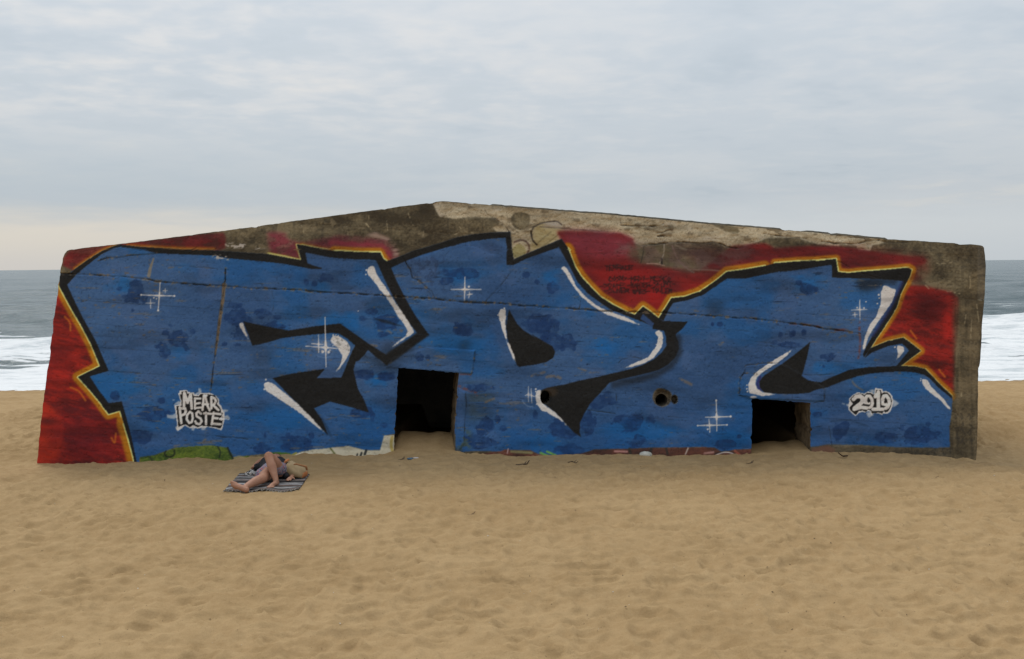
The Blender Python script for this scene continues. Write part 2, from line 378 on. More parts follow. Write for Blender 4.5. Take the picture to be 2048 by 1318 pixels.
# bright/dark blue sprayed clouds
bl = mixc(.5+big*1.6+med*.5+fine*.3, rgb(45,73,112), rgb(63,93,133))
bl = mixc(sstep(.52, .72, fbm(gx/95, gy/60, 4, 57))*.5, bl, rgb(24,84,142))
bl = mixc(sstep(760, 900, gy + big*90)*.45, bl, rgb(24,76,132))
bl = mixc(sstep(.56, .70, fbm(gx/60, gy/42, 4, 62))*.4, bl, rgb(70,92,130))
blv = bl + fine[..., None]*.045
paint(letters, blv, 1, BLUE)
DK = rgb(22,48,90); LT = rgb(18,92,156)
for v_, x_, y_, rx_, ry_, k_ in (('A',860,560,110,70,1),('A',1350,1150,95,60,1),('C',1070,590,60,40,1),('C',1220,900,150,80,1),('I',170,650,120,62,1),('B',760,400,260,110,1),('H',900,960,330,90,1),
        ('H',560,230,90,60,1),('E',870,720,120,50,1),('E',1680,740,80,60,1),('K',1090,430,120,50,1),('F',820,220,230,60,1),('J',1050,390,80,40,1),('F',1640,1080,110,60,1),('D',700,640,240,90,1),('F',170,520,80,50,1),('K',300,1040,150,60,1),('L',1780,1230,120,70,1),
        ('A',985,645,85,100,0),('A',825,605,32,20,0),('A',875,675,24,16,0),('A',945,795,18,20,0),('A',1350,1040,98,82,0),('A',1220,1150,50,60,0),('A',1240,990,32,24,0),('A',1470,980,28,26,0),('A',1280,925,16,12,0),
        ('A',1160,1115,24,18,0),('C',345,860,110,100,0),('C',560,820,72,45,0),('C',305,750,60,28,0),('C',670,855,36,20,0),('C',640,930,110,38,0),('C',350,1010,50,60,0),('C',215,1090,28,18,0),('C',325,1098,26,14,0),
        ('C',1100,505,68,46,0),('C',1005,560,26,26,0),('C',930,540,22,30,0),('C',1640,890,110,62,0),('C',1510,805,56,28,0),('C',1430,868,36,24,0),('C',1610,1005,50,26,0),('C',1920,1200,40,40,0),
        ('B',1100,650,170,60,0),('B',790,490,40,40,0),('B',1200,530,34,30,0),('B',1010,850,110,60,0),('F',235,500,70,48,0),('F',50,485,70,36,0),('F',600,330,24,24,0),('F',1095,925,70,72,0),('F',1210,872,26,32,0),('F',1110,860,14,12,0),
        ('F',1255,950,34,24,0),('F',1040,590,90,40,0),('F',1140,595,40,22,0),('F',1070,1070,130,60,0),('F',1540,820,24,40,0),('F',1830,1140,120,42,0),('F',905,80,80,60,0),('E',900,680,140,48,0),('E',760,750,60,40,0),
        ('E',1700,815,52,50,0),('E',1460,700,32,26,0),('E',1555,765,24,18,0),('E',1590,1150,150,80,0),('E',890,1180,70,50,0),('F',1700,190,160,80,0),('H',780,900,130,76,0),('H',865,1070,72,58,0),('H',975,870,36,36,0),('H',200,940,110,90,0),
        ('H',520,710,120,60,0),('H',600,640,32,20,0),('H',420,900,60,110,0),('H',40,80,60,100,0),('H',240,190,80,80,0),('V',955,150,62,46,0),('V',985,40,12,24,0),('V',1240,110,130,62,0),('V',1165,38,18,20,0),('V',1350,45,24,30,0),('V',1315,15,12,8,0),
        ('I',150,690,66,52,0),('I',80,640,32,26,0),('I',230,700,20,26,0),('I',20,1090,30,26,0),('I',120,1075,20,26,0),('J',1130,910,150,86,0),('J',980,860,26,22,0),('J',1215,830,18,20,0),('J',1300,900,24,22,0),('J',430,900,90,90,0),('J',240,745,44,28,0),
        ('K',790,220,100,36,0),('K',655,195,32,22,0),('K',822,118,22,30,0),('K',708,128,14,26,0),('K',912,102,24,20,0),('K',1085,405,16,14,0),('K',230,1090,95,40,0),('K',345,1025,22,22,0),('K',175,35,26,20,0),('K',110,38,14,16,0),('I',330,1290,60,30,0),
        ('D',1330,600,90,50,0),('D',1420,640,22,34,0),('D',1520,700,30,24,0),('D',1340,290,90,36,0),('D',1545,300,70,40,0),('J',820,950,130,50,0)):
    vx, vy, vs = VIEW[v_]
    sd = int(x_*7+y_*3)
    m = blob(vx+x_/vs, vy+y_/vs, rx_/vs, ry_/vs, (.45+.35*((sd % 7)/6)) if k_ == 0 else .8, sd, .9 if k_ == 0 else 7)*letters
    paint(m*(1 if k_ else (.62+.5*sstep(.3,.6,fbm(gx/9, gy/9, 2, 60+sd % 7)))), LT if k_ else DK, .55 if k_ else .62+.25*((sd % 5)/5))
# dim dark sprays (fades in the corner of the last letter, around the arrow)
for s_, b_, a_ in (('T 790 560 1000 545 1180 560 1150 620 1060 600 960 660 830 680 780 640', 4, .75), ('F 230 180 330 220 480 210 480 300 300 400 190 420 120 340', 6, .45),
                   ('D 430 70 620 60 600 180 520 230 430 170', 7, .25), ('C 1130 900 1300 960 1480 1060 1330 1020', 7, .5), ('C 1520 860 1640 880 1800 940 1740 930 1600 900', 1.2, .7),
                   ('G 1450 870 1620 880 1600 1020 1470 1000', 6, .4), ('F 870 200 960 180 960 270 860 270', 5, .45), ('F 1040 740 1190 760 1180 860 1060 860', 6, .25), ('D 1290 90 1480 150 1520 210 1330 170', 4, .4)):
    paint(blur(fill(pts(s_)), b_)*letters, rgb(24,28,34), a_)
paint(blur(fill(pts('E 440 560 640 510 760 560 720 640 780 760 700 900 560 790 460 700')), 10)*letters*sstep(.45,.65,fbm(gx/8,gy/8,3,77)), rgb(34,46,72), .4)
paint(blur(fill(pts('E 1060 410 1200 420 1280 480 1260 520 1100 480')), 5)*letters, rgb(30,40,62), .45)
paint(blur(fill(pts('N 880 860 1010 880 1010 1120 830 1140')), 3)*sstep(.4,.6,fbm(gx/10, gy/8, 3, 78)), rgb(74,84,72), .75)
paint(blur(fill(pts('F 940 540 1160 560 1180 700 1060 860 950 900')), 7)*letters*sstep(.45,.6,streak2), rgb(60,74,82), .7)

# worn places: the concrete shows through in thin level streaks
chip = sstep(.80, .92, streak + .5*med + .25*big)*letters
paint(chip, mixc(.5+fine*2, rgb(84,80,76), rgb(124,104,84)), .5)
chip2 = sstep(.80, .88, fbm(gx/12, gy/5, 4, 141) + .4*big)*letters
paint(chip2, rgb(104,90,76), .55)
paint(sstep(.80, .88, fbm(gx/40, gy/2.4, 3, 151) + .25*med)*letters, rgb(22,36,58), .6)
paint(sstep(.84, .9, fbm(gx/7, gy/5, 3, 161))*letters, rgb(24,40,70), .6)
for s_, w_ in (('F 1480 500 1540 480 1620 460', 5), ('F 1640 500 1720 490 1760 510', 6), ('F 1100 720 1180 690', 4), ('H 1230 520 1290 545 1330 565', 6), ('I 400 1055 480 1050 540 1075', 5), ('I 610 985 610 1090 620 1190 600 1300', 4.5),
               ('V 270 125 450 105 540 90 640 85', 3.5), ('V 520 10 525 60 500 90', 5), ('F 870 580 900 600 940 612', 5), ('F 960 625 1020 640 1030 655', 5), ('H 340 420 440 460', 4), ('K 170 220 200 200', 5), ('C 1500 1100 1550 1105', 5), ('N 880 180 960 175 1010 185', 3),
               ('C 1570 970 1650 970 1680 990', 4), ('I 0 1000 200 1010 260 1030', 3.5), ('J 530 430 570 490 640 530', 3.5)):
    p_ = smooth(pts(s_), 2, False)
    red_ = s_[0] in 'IN' or s_.startswith('F 870') or s_.startswith('F 960')
    paint(stroke(p_, w_, 1.6)*sstep(.25, .55, fbm(gx/7, gy/4, 3, 171)), rgb(120,58,44) if red_ else rgb(122,102,82), .62)

# black
BK = np.clip(rgb(27,26,25) + fine[..., None]*.05 + med[..., None]*.03, 0, 1)
def black(s_, b=.6, a=1.0, sm=0): paint(poly(s_, b, sm, .6), BK, a, BLACK)
black('A 300 580 375 720 430 820 500 940 580 1090 B 660 230 465 325 560 430 665 555 735 650 835 620 870 740 910 870 955 1040 960 1100 985 1100 975 1040 940 870 890 680 850 540 735 555 640 430 570 320 735 270 A 620 1060 520 880 440 720 370 570 '
      'S 780 850 900 750 1030 650 1150 590 1240 572 1215 555 1180 560 1050 610 900 700 760 800 A 400 465 305 475')
black(OUT_T+'C 1680 420 1730 540 1800 680 1880 820 1977 960 E 610 1232 F 500 118 C 1905 990 1800 860 1700 680 1620 520 1550 360 1530 350 1300 345 1150 330 1000 300 925 285 945 380 1000 400 1075 422 1060 432 980 430 870 410 740 385 560 365 230 335 130 315 0 308 A 1400 303 1160 293 1000 254 850 240')
black('E 225 585 '+OUT_M+OUT_G+'G 1000 1112 880 1062 770 1022 620 962 530 902 420 822 330 722 250 562 165 415 E 1600 510 1460 560 1350 614 1285 614 1290 480 1280 375 1140 385 950 410 760 460 560 520 400 580 270 640')
black('G 835 1010 905 938 1043 1038 1080 1062 1295 1072 1255 1125 1195 1175 1090 1150 985 1130 1000 1095')
paint(poly('G 905 1000 1003 1085 985 1112 880 1045', .6, 0, .5), rgb(46,68,106), 1, BLUE)
black('G 1043 1040 '+OUT_G2+OUT_R+'T 1285 530 1250 600 1200 580 1000 562 770 556 620 552 545 547 540 425 350 455 150 485 0 498 G 1977 655 1800 690 1640 692 1560 745 1440 830 1300 880 1170 905 1130 965 1085 1062')
black('T 1300 475 1285 530 1250 600 1200 700 1160 830 I 900 920 830 1030 760 1130 705 1214 650 1296 640 1270 670 1200 730 1100 800 990 880 870 940 740 985 640 1010 600')
paint(stroke(pts('I 985 640 940 740 880 870 800 990 730 1100'), 7, 2), rgb(38,48,92), .7)
black('I 690 1235 710 1212 860 1150 1000 1120 1150 1237 J 1060 250 975 315 930 322 1030 200 1047 180 985 120 860 142 720 198 655 248')
black('K 968 192 940 330 910 440 893 490 950 530 1060 548 1160 500 J 400 400 520 350 700 325 900 318 975 315 1100 322 1190 342 1250 405 1330 490 1425 580 1425 605 1300 502 1230 427 1180 394 1100 374 1000 364 850 369 700 384 600 404 450 454 350 494 K 1130 590 1020 612 960 640 850 650 700 650 570 640 525 600 520 540 560 490 650 430 730 380 850 290')
paint(stroke(pts('K 530 500 505 560 530 625'), 5, 1.2), rgb(44,44,96), .9)
black('H 985 78 1075 20 1295 15 1245 80 1190 125 1215 190 1222 250 1195 320 1130 390 1040 440 930 470 800 500 700 522 610 552 520 650 440 735 390 820 352 900 348 990 M 1340 1265 1200 1172 960 920 850 800 700 680 600 600 575 500 580 380 700 340 800 310 1000 280 1300 200 H 480 505 640 468 780 436 900 396 1000 346 1070 286 1110 228 1108 150 1085 88')
paint(blur(stroke(pts('H 1210 150 1222 290 1150 400 1040 470 860 525 650 565'), 13, 3), 2.5), rgb(26,28,32), .6)
black('E 1310 1005 1340 1060 1380 1130 1440 1190 1550 1260 F 1500 120 1620 190 1690 230 1716 280 1700 330 1640 370 1550 390 1400 412 1380 400 1330 280 1292 150 1285 0 E 1285 1180 1298 1060')
black('C 380 890 560 930 780 970 1000 935 1230 908 1360 1000 1480 1085 1645 1190 1650 1285 1560 1215 1480 1145 L 1470 850 1410 870 1370 1010 D 1270 280 1300 400 1350 490 1392 598 1230 550 1070 507 940 562 1000 650 1035 730 1058 790 900 630 800 520 700 420 598 315 760 275 1010 240 L 840 1000 690 1172 1142 1166 1230 960 1310 750 1402 570 1250 440 1100 350 960 335 600 365 200 405 0 440 C 600 1075 460 1105')
paint(blur(fill(pts('D 960 580 1040 700 1110 850 1020 700')), 2)*.8, rgb(24,26,30), .7)
black('F 500 112 612 130 480 225 350 325 232 402 205 360 240 290 380 198', 1.6)
# white high-lights, each a stroke of its own
WH = np.clip(rgb(206,199,193) + fine[..., None]*.10 + (streak[..., None]-.5)*.08, 0, 1)
HIGH = ('C 1500 405 1525 405 1560 490 1650 620 1700 700 1770 800 1830 890 1885 985 1840 1020 1760 1070 1650 1150 1720 1080 1810 1020 1825 970 1790 910 1740 850 1690 760 1630 670 1585 620 1545 560 1510 520 1470 470 1470 430',
        'C 345 905 375 900 395 960 436 1072 410 1030 375 975 345 930',
        'L 1000 385 1100 395 1250 495 1312 600 1300 700 1220 840 1100 1010 1000 1100 1110 950 1150 830 1150 740 1080 620 960 515 930 450',
        'D 528 360 560 340 610 365 700 440 800 520 900 620 1000 730 1047 780 930 690 810 590 700 520 630 470 560 430 530 400',
        'E 1235 1000 1278 1000 1282 1060 1278 1150 1296 1300 F 1310 200 1350 300 1387 410 1340 330 1290 200 1250 80 1230 0 E 1222 1100 1218 1040',
        'G 178 600 215 578 262 640 315 755 400 850 500 930 600 978 760 1033 907 1110 720 1052 580 1003 480 944 370 855 280 740 220 640',
        'H 1008 110 1040 88 1077 110 1082 190 1062 250 1000 332 900 388 712 432 830 378 950 328 1022 230 1040 150',
        'M 510 372 588 380 578 480 592 580 652 660 760 738 860 808 960 908 1060 1018 1218 1188 1050 1032 940 934 850 884 760 844 700 794 600 764 540 692 500 622 478 520 490 440',
        'K 838 238 764 312 682 377 572 442 502 502 484 560 502 608 560 636 690 656 540 668 430 642 423 570 448 508 508 448 608 378 740 298',
        'I 825 662 932 700 902 800 832 902 752 1012 692 1112 650 1236 638 1214 660 1108 700 1008 760 928 798 820 798 720',
        'I 942 1190 1002 1200 1002 1242 962 1292 925 1330 948 1272 942 1220',
        'J 1158 430 1207 438 1234 490 1302 558 1362 618 1424 708 1390 692 1318 612 1248 562 1198 522 1162 472')
drip = (fbm(gx/4, gy/4, 2, 121)-.5)*5
for i_, s_ in enumerate(HIGH):
    m = fill(pts(s_))
    e = blur(m, 1.7); m = np.clip((e + .42*(fbm(gx/3.6, gy/3.6, 2, 125)-.5)*(e > .02)*(e < .98) - .5)*3+.5, 0, 1)
    paint(m, WH, .97, 10+i_)
paint(poly('L 1000 400 1100 400 1250 500 1305 600 1290 690 1200 640 1060 540 960 490', 1.5)*sstep(.4,.6,fbm(gx/4,gy/3,3,131)), rgb(112,112,108), .6)
for v_, x_, y_, r_ in (('C',1462,440,1.8),('C',1458,478,1.4),('D',542,326,1.8),('D',530,405,1.8),('L',990,375,1.6),('L',1040,372,1.2),('L',1085,388,1.5),('L',988,570,1.2),('E',1213,1055,1.4),('E',1268,996,1.6),('M',485,360,1.8),('M',482,405,1.4),
                   ('M',505,640,1.6),('K',412,572,1.4),('K',412,604,1.6),('K',418,628,1.8),('I',780,745,2),('I',768,822,1.6),('I',785,775,1.5),('I',922,1205,1.6),('J',1150,428,1.4),('J',1148,445,1.2),('H',1022,215,1.2),('H',1022,275,1.2),('C',1590,655,1.1),('C',1390,800,1.2)):
    vx, vy, vs = VIEW[v_]
    paint(blob(vx+x_/vs, vy+y_/vs, r_, r_, .1, 1, .7), WH, .95)
paint(blob(1400+470/4.3933, 640+677/4.3933, 6.5, 2.2, .2, 4, .7), WH, .9)

# sparkles
def sparkle(v, cx, cy, l, r, u, d, cid, core=3.6, w=1.9):
    vx, vy, vs = VIEW[v]
    f = lambda p: (vx+p[0]/vs, vy+p[1]/vs)
    c = f((cx, cy))
    m = np.zeros((HPX, WPX), np.float32)
    for e in (l, r, u, d):
        q = f(e); q1 = (c[0]*.72+q[0]*.28, c[1]*.72+q[1]*.28)
        m = np.maximum(m, stroke([c, q1, q], [core, w*1.05, w*.75], .7, False))
    m = np.maximum(m, stroke([c, c], core*1.25, .8, False))
    paint(blur(stroke([c, c], core*5, 3, False), 3), rgb(120,140,172), .35)
    paint(m, WH, .98, cid, .4)
sparkle('A',1180,665,(1020,658),(1315,667),(1187,548),(1170,795),30); sparkle('A',1103,730,(1062,730),(1142,728),(1103,695),(1104,775),30,2.2,1.4); sparkle('A',1232,622,(1212,622),(1252,620),(1232,602),(1234,640),30,2,1.2)
sparkle('L',850,605,(480,580),(1070,625),(838,40),(858,970),31,6.5); sparkle('L',720,545,(585,530),(800,548),(715,370),(722,700),31,3.6,1.6)
sparkle('E',920,830,(800,830),(1065,830),(922,720),(918,925),32,5); sparkle('E',962,873,(940,878),(988,870),(962,850),(955,905),32,2,1.5)
sparkle('M',345,455,(285,480),(400,460),(348,310),(348,600),33,2.6,1.3); sparkle('M',405,480,(330,480),(465,500),(398,350),(412,622),33,2.6,1.3)
sparkle('H',1552,852,(1452,855),(1680,848),(1548,705),(1554,975),34,5.5); sparkle('H',1490,925,(1383,928),(1645,922),(1484,870),(1492,988),34,4)
sparkle('I',613,875,(540,880),(675,875),(613,790),(615,962),35,3.4,1.6); sparkle('I',570,920,(550,922),(592,918),(568,900),(572,940),35,2.2,1.4)
for v_, x_, y_, r_ in (('A',1020,658,1.8),('A',1312,667,2),('A',1187,550,1.8),('A',1170,793,2),('A',1132,684,1.5),('E',957,805,2),('L',795,682,3),('L',905,690,2.6),('L',930,655,1.5),('H',1548,707,2),('H',1675,848,2.2),('H',1385,928,1.6),('H',1643,922,1.8),('H',1474,960,1.8),('I',590,858,1.6),('I',650,862,1.8),('I',668,806,1.5),('A',1155,692,1.4)):
    vx, vy, vs = VIEW[v_]
    paint(blob(vx+x_/vs, vy+y_/vs, r_, r_, .1, 1, .7), WH, .95)
paint(stroke(smooth(pts('M 235 580 280 650 360 695 440 690'), 2, False), 1.6, .9), rgb(140,160,190), .6)
paint(stroke(smooth(pts('L 690 760 790 795 880 790 960 770'), 2, False), 1.2, .9), rgb(110,140,180), .5)

# tag: MEAR POSTE
def tag_halo(s_, spikes, cid):
    for q in spikes: paint(blur(fill(pts(q)), .9), rgb(178,180,184), .8)
    m = blur(fill(pts(s_)), .5); paint(m, WH, .97, cid)
tag_halo('W 350 190 525 180 550 230 690 240 710 285 800 300 840 250 900 255 1060 245 1140 275 1230 330 1300 420 1290 510 1350 570 1390 690 1420 710 1420 900 1380 1080 1350 1145 1250 1110 1060 1070 900 1075 790 1105 680 1080 600 1100 480 1030 400 1100 300 1160 270 1130 290 1000 250 700 220 540 360 530 370 440 330 300 310 250 350 250',
         ('W 800 130 860 150 880 250 740 300 720 270 800 220', 'W 40 770 180 780 260 730 280 860 200 870 60 850', 'W 1360 640 1530 660 1500 690 1380 720', 'W 1390 820 1500 780 1560 860 1540 900 1430 880 1400 960', 'W 180 410 240 410 230 430 180 430',
          'W 250 1050 330 1060 330 1160 260 1120', 'W 640 1060 720 1080 690 1160 640 1140', 'W 210 520 330 440 380 470 370 545', 'W 860 1060 1000 1060 960 1130 880 1140'), 50)
paint(blur(fill(pts('W 395 215 520 208 540 270 660 265 690 325 810 330 830 285 880 275 1020 275 1080 290 1180 300 1250 380 1275 450 1240 510 1300 570 1345 680 1330 715 1385 735 1345 830 1290 860 1290 900 1385 910 1360 1050 1320 1110 1200 1070 1040 1050 920 1040 870 1030 790 1075 680 1020 590 1070 500 1010 430 1020 320 1065 300 820 270 560 400 560 400 450 350 290 390 290')), .4), BK, 1, 50)
def letter(v, segs, w, cid, col=WH):
    for s_ in segs:
        m = stroke(pts(v+' '+s_), w, .55, False); paint(m, col, 1, cid)
letter('W', ('460 250 455 560', '470 260 540 480', '540 480 610 290', '615 290 640 620'), 5.6, 50)
letter('W', ('715 380 720 625', '715 385 850 385', '725 510 840 490', '720 610 870 600'), 4.2, 50)
letter('W', ('930 310 900 660', '960 310 1020 560', '900 520 1030 520', '1020 560 1070 670', '935 310 1000 310'), 4.6, 50)
letter('W', ('1110 350 1110 620', '1120 350 1200 390 1220 450 1180 520 1120 530', '1150 540 1280 660'), 4.8, 50)
letter('W', ('350 600 390 970', '360 620 480 620 500 690 470 760 390 790'), 5.2, 50)
letter('W', ('600 700 530 780 520 880 580 970 640 950 665 850 650 740 600 700',), 4.6, 50)
letter('W', ('860 745 800 690 750 740 760 810 850 860 880 930 830 1000 750 980 725 930',), 4.6, 50)
letter('W', ('980 720 985 1000', '930 740 1110 750'), 4.6, 50)
letter('W', ('1165 720 1120 1000', '1180 740 1330 760', '1150 850 1260 860', '1120 985 1330 1000'), 4.8, 50)
# tag: 2010
tag_halo('X 280 510 380 400 520 315 680 320 740 350 860 280 980 300 1060 360 1085 170 1320 200 1330 290 1420 260 1530 310 1620 420 1650 560 1630 740 1560 900 1480 960 1330 960 1310 1010 1230 970 1080 950 960 1000 940 900 870 890 770 930 680 910 580 950 485 1050 380 960 270 850 260 700 290 600',
         ('X 1630 500 1830 640 1780 700 1640 770', 'X 180 680 330 640 320 760 230 740', 'X 820 930 940 900 1050 1010 900 1090 830 1010', 'X 60 640 150 650 150 680 70 670', 'X 880 230 1050 220 1060 350 980 300'), 51)
paint(blur(fill(pts('X 310 530 420 400 560 345 680 350 760 390 830 330 960 330 1060 380 1095 350 1120 240 1270 240 1290 350 1370 300 1480 320 1570 420 1610 580 1580 740 1490 900 1400 930 1360 880 1310 960 1200 930 990 960 960 870 870 850 800 910 700 870 580 890 490 1010 400 940 310 850 290 780 400 660')), .4), BK, 1, 51)
letter('X', ('420 520 500 440 620 420 710 490 690 600 590 690 450 800',), [8,8,8.6,9,8.6,8.2,8.2], 51)
letter('X', ('440 830 640 770 830 790',), 7.4, 51)
letter('X', ('830 420 920 420 990 520 1010 650 970 750 920 780', '820 440 800 560 780 620 900 640'), 6.2, 51)
letter('X', ('1190 290 1190 800', '1190 320 1090 440', '1030 830 1330 830'), 7.2, 51)
letter('X', ('1340 660 1320 520 1360 420 1440 410 1520 520 1530 650 1480 760 1420 800', '1330 660 1420 680'), 7.0, 51)
for q in ('X 480 640 500 560 570 500 630 530 620 590 540 640', 'X 860 510 885 480 915 520 915 610 890 635 860 600', 'X 1375 540 1400 515 1425 560 1420 640 1390 660 1370 610'):
    paint(blur(fill(pts(q)), .4), BK, 1, 51)
# written list on the red ground
rngL = np.random.default_rng(5)
def scrawl(v, text, x0, x1, y, h, cid=52):
    """marker handwriting: one small stroke figure per character"""
    G = {'T':[(0,0,1,0),(.5,0,.5,1)],'E':[(0,0,0,1),(0,0,1,0),(0,.5,.8,.5),(0,1,1,1)],'R':[(0,0,0,1),(0,0,1,.1),(1,.1,.9,.5),(.9,.5,0,.5),(.3,.5,1,1)],'A':[(0,1,.5,0),(.5,0,1,1),(.2,.6,.8,.6)],'N':[(0,1,0,0),(0,0,1,1),(1,1,1,0)],
         'C':[(1,.1,.2,0),(.2,0,0,.6),(0,.6,.3,1),(.3,1,1,.9)],'O':[(.5,0,0,.5),(0,.5,.5,1),(.5,1,1,.5),(1,.5,.5,0)],'M':[(0,1,.1,0),(.1,0,.5,.6),(.5,.6,.9,0),(.9,0,1,1)],'S':[(1,0,.1,.2),(.1,.2,.9,.6),(.9,.6,0,1)],
         'Y':[(0,0,.5,.5),(1,0,.4,1)],'H':[(0,0,0,1),(1,0,1,1),(0,.5,1,.5)],'D':[(0,0,0,1),(0,0,1,.4),(1,.4,0,1)],'I':[(.5,0,.5,1)],'L':[(0,0,0,1),(0,1,1,1)],'K':[(0,0,0,1),(1,0,0,.5),(0,.5,1,1)],'P':[(0,0,0,1),(0,0,1,.2),(1,.2,0,.5)],'U':[(0,0,.1,1),(.1,1,.9,1),(.9,1,1,0)],'-':[(0,.5,1,.5)],'W':[(0,0,.3,1),(.3,1,.5,.4),(.5,.4,.7,1),(.7,1,1,0)]}
    n = len(text); step = (x1-x0)/n
    for i, ch in enumerate(text):
        if ch not in G: continue
        ox = x0+i*step; oy = y+rngL.uniform(-.12, .12)*h
        for a, b, c, d in [(a+rngL.normal(0,.12), b+rngL.normal(0,.12), c+rngL.normal(0,.12), d+rngL.normal(0,.12)) for a, b, c, d in G[ch]]:
            p = pts('%s %f %f %f %f' % (v, ox+a*step*.8, oy+b*h, ox+c*step*.8, oy+d*h))
            paint(stroke(p, 2.0, 1.3, False), rgb(38,26,26), .66, cid, .4)
scrawl('Y', 'TERRACE', 240, 870, 185, 90); scrawl('Y', 'COSMY-MEDY-', 320, 1240, 440, 90); scrawl('Y', 'RESKO', 1260, 1740, 430, 100)
scrawl('Y', '-SOAPE', 110, 680, 600, 90); scrawl('Y', '-MARTER-', 740, 1330, 580, 90); scrawl('Y', 'SKURT-', 1340, 1840, 560, 90)
scrawl('Y', '-SUMER', 230, 780, 710, 90); scrawl('Y', 'WAES-', 860, 1260, 720, 90); scrawl('Y', 'TOULER', 1290, 1760, 700, 90)

# ---- 4 old paint along the foot of the wall
grn = mixc(.5+med*1.4+fine*.9+big, rgb(40,62,30), rgb(104,118,44))
fo = poly('V 0 215 110 200 200 170 270 140 400 130 560 120 690 140 735 225 860 205 900 400 0 400', 1)
paint(fo, grn, 1, OLD)
paint(poly('V 730 215 770 200 830 215 860 260 720 260', 1), rgb(150,136,96), .8, OLD)
paint(poly('V 1030 175 1180 180 1180 300 1030 300', 1), rgb(74,100,36), 1, OLD)
paint(poly('V 1180 210 1270 172 1420 150 1640 125 1700 140 1770 160 1890 162 1922 45 2003 38 2003 260 1770 300 1180 300', .8), mixc(.5+med*.8+fine*.4, rgb(168,160,136), rgb(204,198,180)), 1, OLD)
for s_, w_, c_ in (('V 205 165 190 185 205 210 250 212 275 190 270 160', 3.2, rgb(34,40,30)), ('V 610 130 635 170 625 215', 3, rgb(34,44,32)), ('V 690 140 710 190 730 225', 4, rgb(28,36,34)), ('V 1500 145 1530 180 1548 212', 3.2, rgb(84,88,40)),
                   ('V 1160 215 1200 195 1230 180', 4, rgb(150,140,60)), ('V 1780 160 1770 190', 5, rgb(30,34,36)), ('V 1745 180 1735 205', 4, rgb(30,34,36)), ('V 1712 190 1708 205', 3, rgb(30,34,36)), ('V 80 215 100 245', 3, rgb(40,44,36)), ('V 1985 60 1975 120 1990 170', 6, rgb(170,150,80))):
    paint(stroke(smooth(pts(s_), 2, False), w_, .9), c_, .85)
brn = mixc(.5+med*1.4+fine*.6, rgb(58,42,38), rgb(116,68,54))
paint(poly('O -160 110 0 90 70 72 90 82 240 82 300 112 440 122 640 112 740 77 900 72 1000 72 1180 62 1400 62 1590 57 1690 62 1750 97 1850 77 1985 72 1985 300 -160 300', 1), brn, 1, OLD)
for s_, w_, c_ in (('O 90 90 250 100', 5, rgb(126,120,84)), ('O 320 100 380 125', 4, rgb(110,160,70)), ('O 370 90 440 120', 4, rgb(110,160,70)), ('O 65 70 60 105', 2, rgb(200,170,170)), ('O 905 88 1000 92', 4, rgb(180,130,124)), ('O 1460 110 1480 65', 2.6, rgb(190,180,170)),
                   ('O 1610 105 1680 95', 4, rgb(170,128,120)), ('O 1700 118 1760 95 1820 100 1850 120', 2.4, rgb(206,200,196)), ('O 1690 112 1760 86 1830 92 1860 118', 2, rgb(40,34,34)), ('O 1850 85 1890 118', 4, rgb(150,84,66)), ('O 1190 70 1180 110', 5, rgb(46,44,42)), ('O 1310 70 1320 110', 5, rgb(50,46,42)), ('O 1020 70 1030 110', 5, rgb(48,46,40))):
    paint(stroke(smooth(pts(s_), 2, False), w_, .9), c_, .85)
paint(poly('J 185 1030 340 1005 600 1010 900 1030 1300 1035 1415 1030 1415 1300 185 1300', 1.6), mixc(.5+med*1.4+fine*.8, rgb(58,52,42), rgb(104,92,72)), 1, BARE)
paint(poly('J 190 1040 330 1012 400 1050 380 1100 190 1100', 1.5), rgb(112,76,62), .7)
post = sstep(1900, 1914, gx+wobx)*sstep(560, 640, gy)
pcol = mixc(.5+(fbm(gx/6, gy/55, 4, 241)-.5)*1.4+fine*.8+med*1.0, rgb(60,52,38), rgb(110,96,72))
paint(post, pcol, .8)
# scribbles on the bare corner post
for k in range(26):
    x_ = 100 + (k % 6)*95 + rngL.uniform(-20, 20); y_ = 520 + (k//6)*130 + rngL.uniform(-25, 25)
    if x_ < 300: y_ += 60
    q = 'U '+' '.join('%f %f' % (x_+rngL.uniform(-30, 40), y_+rngL.uniform(-60, 60)) for _ in range(4)) if x_ > 290 else None
    if q: paint(stroke(smooth(pts(q), 2, False), 2.2, 1.2), rgb(46,42,36), .6)
for k in range(16):
    x_ = 1000+k*26; q = 'J '+' '.join('%f %f' % (x_+rngL.uniform(-22, 22), 1075+rngL.uniform(-40, 35)) for _ in range(3))
    paint(stroke(pts(q), 1.6, 1), rgb(44,42,38), .55)
# lime runs on the post
for s_ in ('I 1580 580 1585 650 1575 700', 'I 1545 920 1535 1000', 'I 1595 930 1590 1090 1590 1160', 'I 1640 830 1660 980', 'I 1660 1080 1660 1140', 'I 1630 620 1625 680', 'I 1380 715 1490 735', 'I 1280 465 1340 470 1420 462', 'I 1190 660 1220 690', 'J 1505 545 1505 580',
           'C 890 50 910 110', 'C 1450 20 1500 80', 'C 1640 10 1650 90', 'E 420 150 465 270', 'E 560 320 555 360', 'E 45 240 90 300', 'E 845 250 905 315 1000 335', 'E 830 350 905 318', 'C 1290 60 1300 130', 'C 770 70 790 60', 'E 75 180 80 220'):
    paint(stroke(smooth(pts(s_), 2, False), 1.8, 1.2)*sstep(.3, .55, fbm(gx/5, gy/5, 2, 181)), rgb(166,152,122), .75)
for s_ in ('C 230 215 300 215 390 225', 'C 250 240 380 235', 'C 120 320 220 325', 'A 1680 330 1780 340', 'C 500 245 560 245'):
    paint(stroke(pts(s_), 6, 2.5)*sstep(.5, .66, fbm(gx/5, gy/3, 3, 187)), rgb(170,160,150), .9)

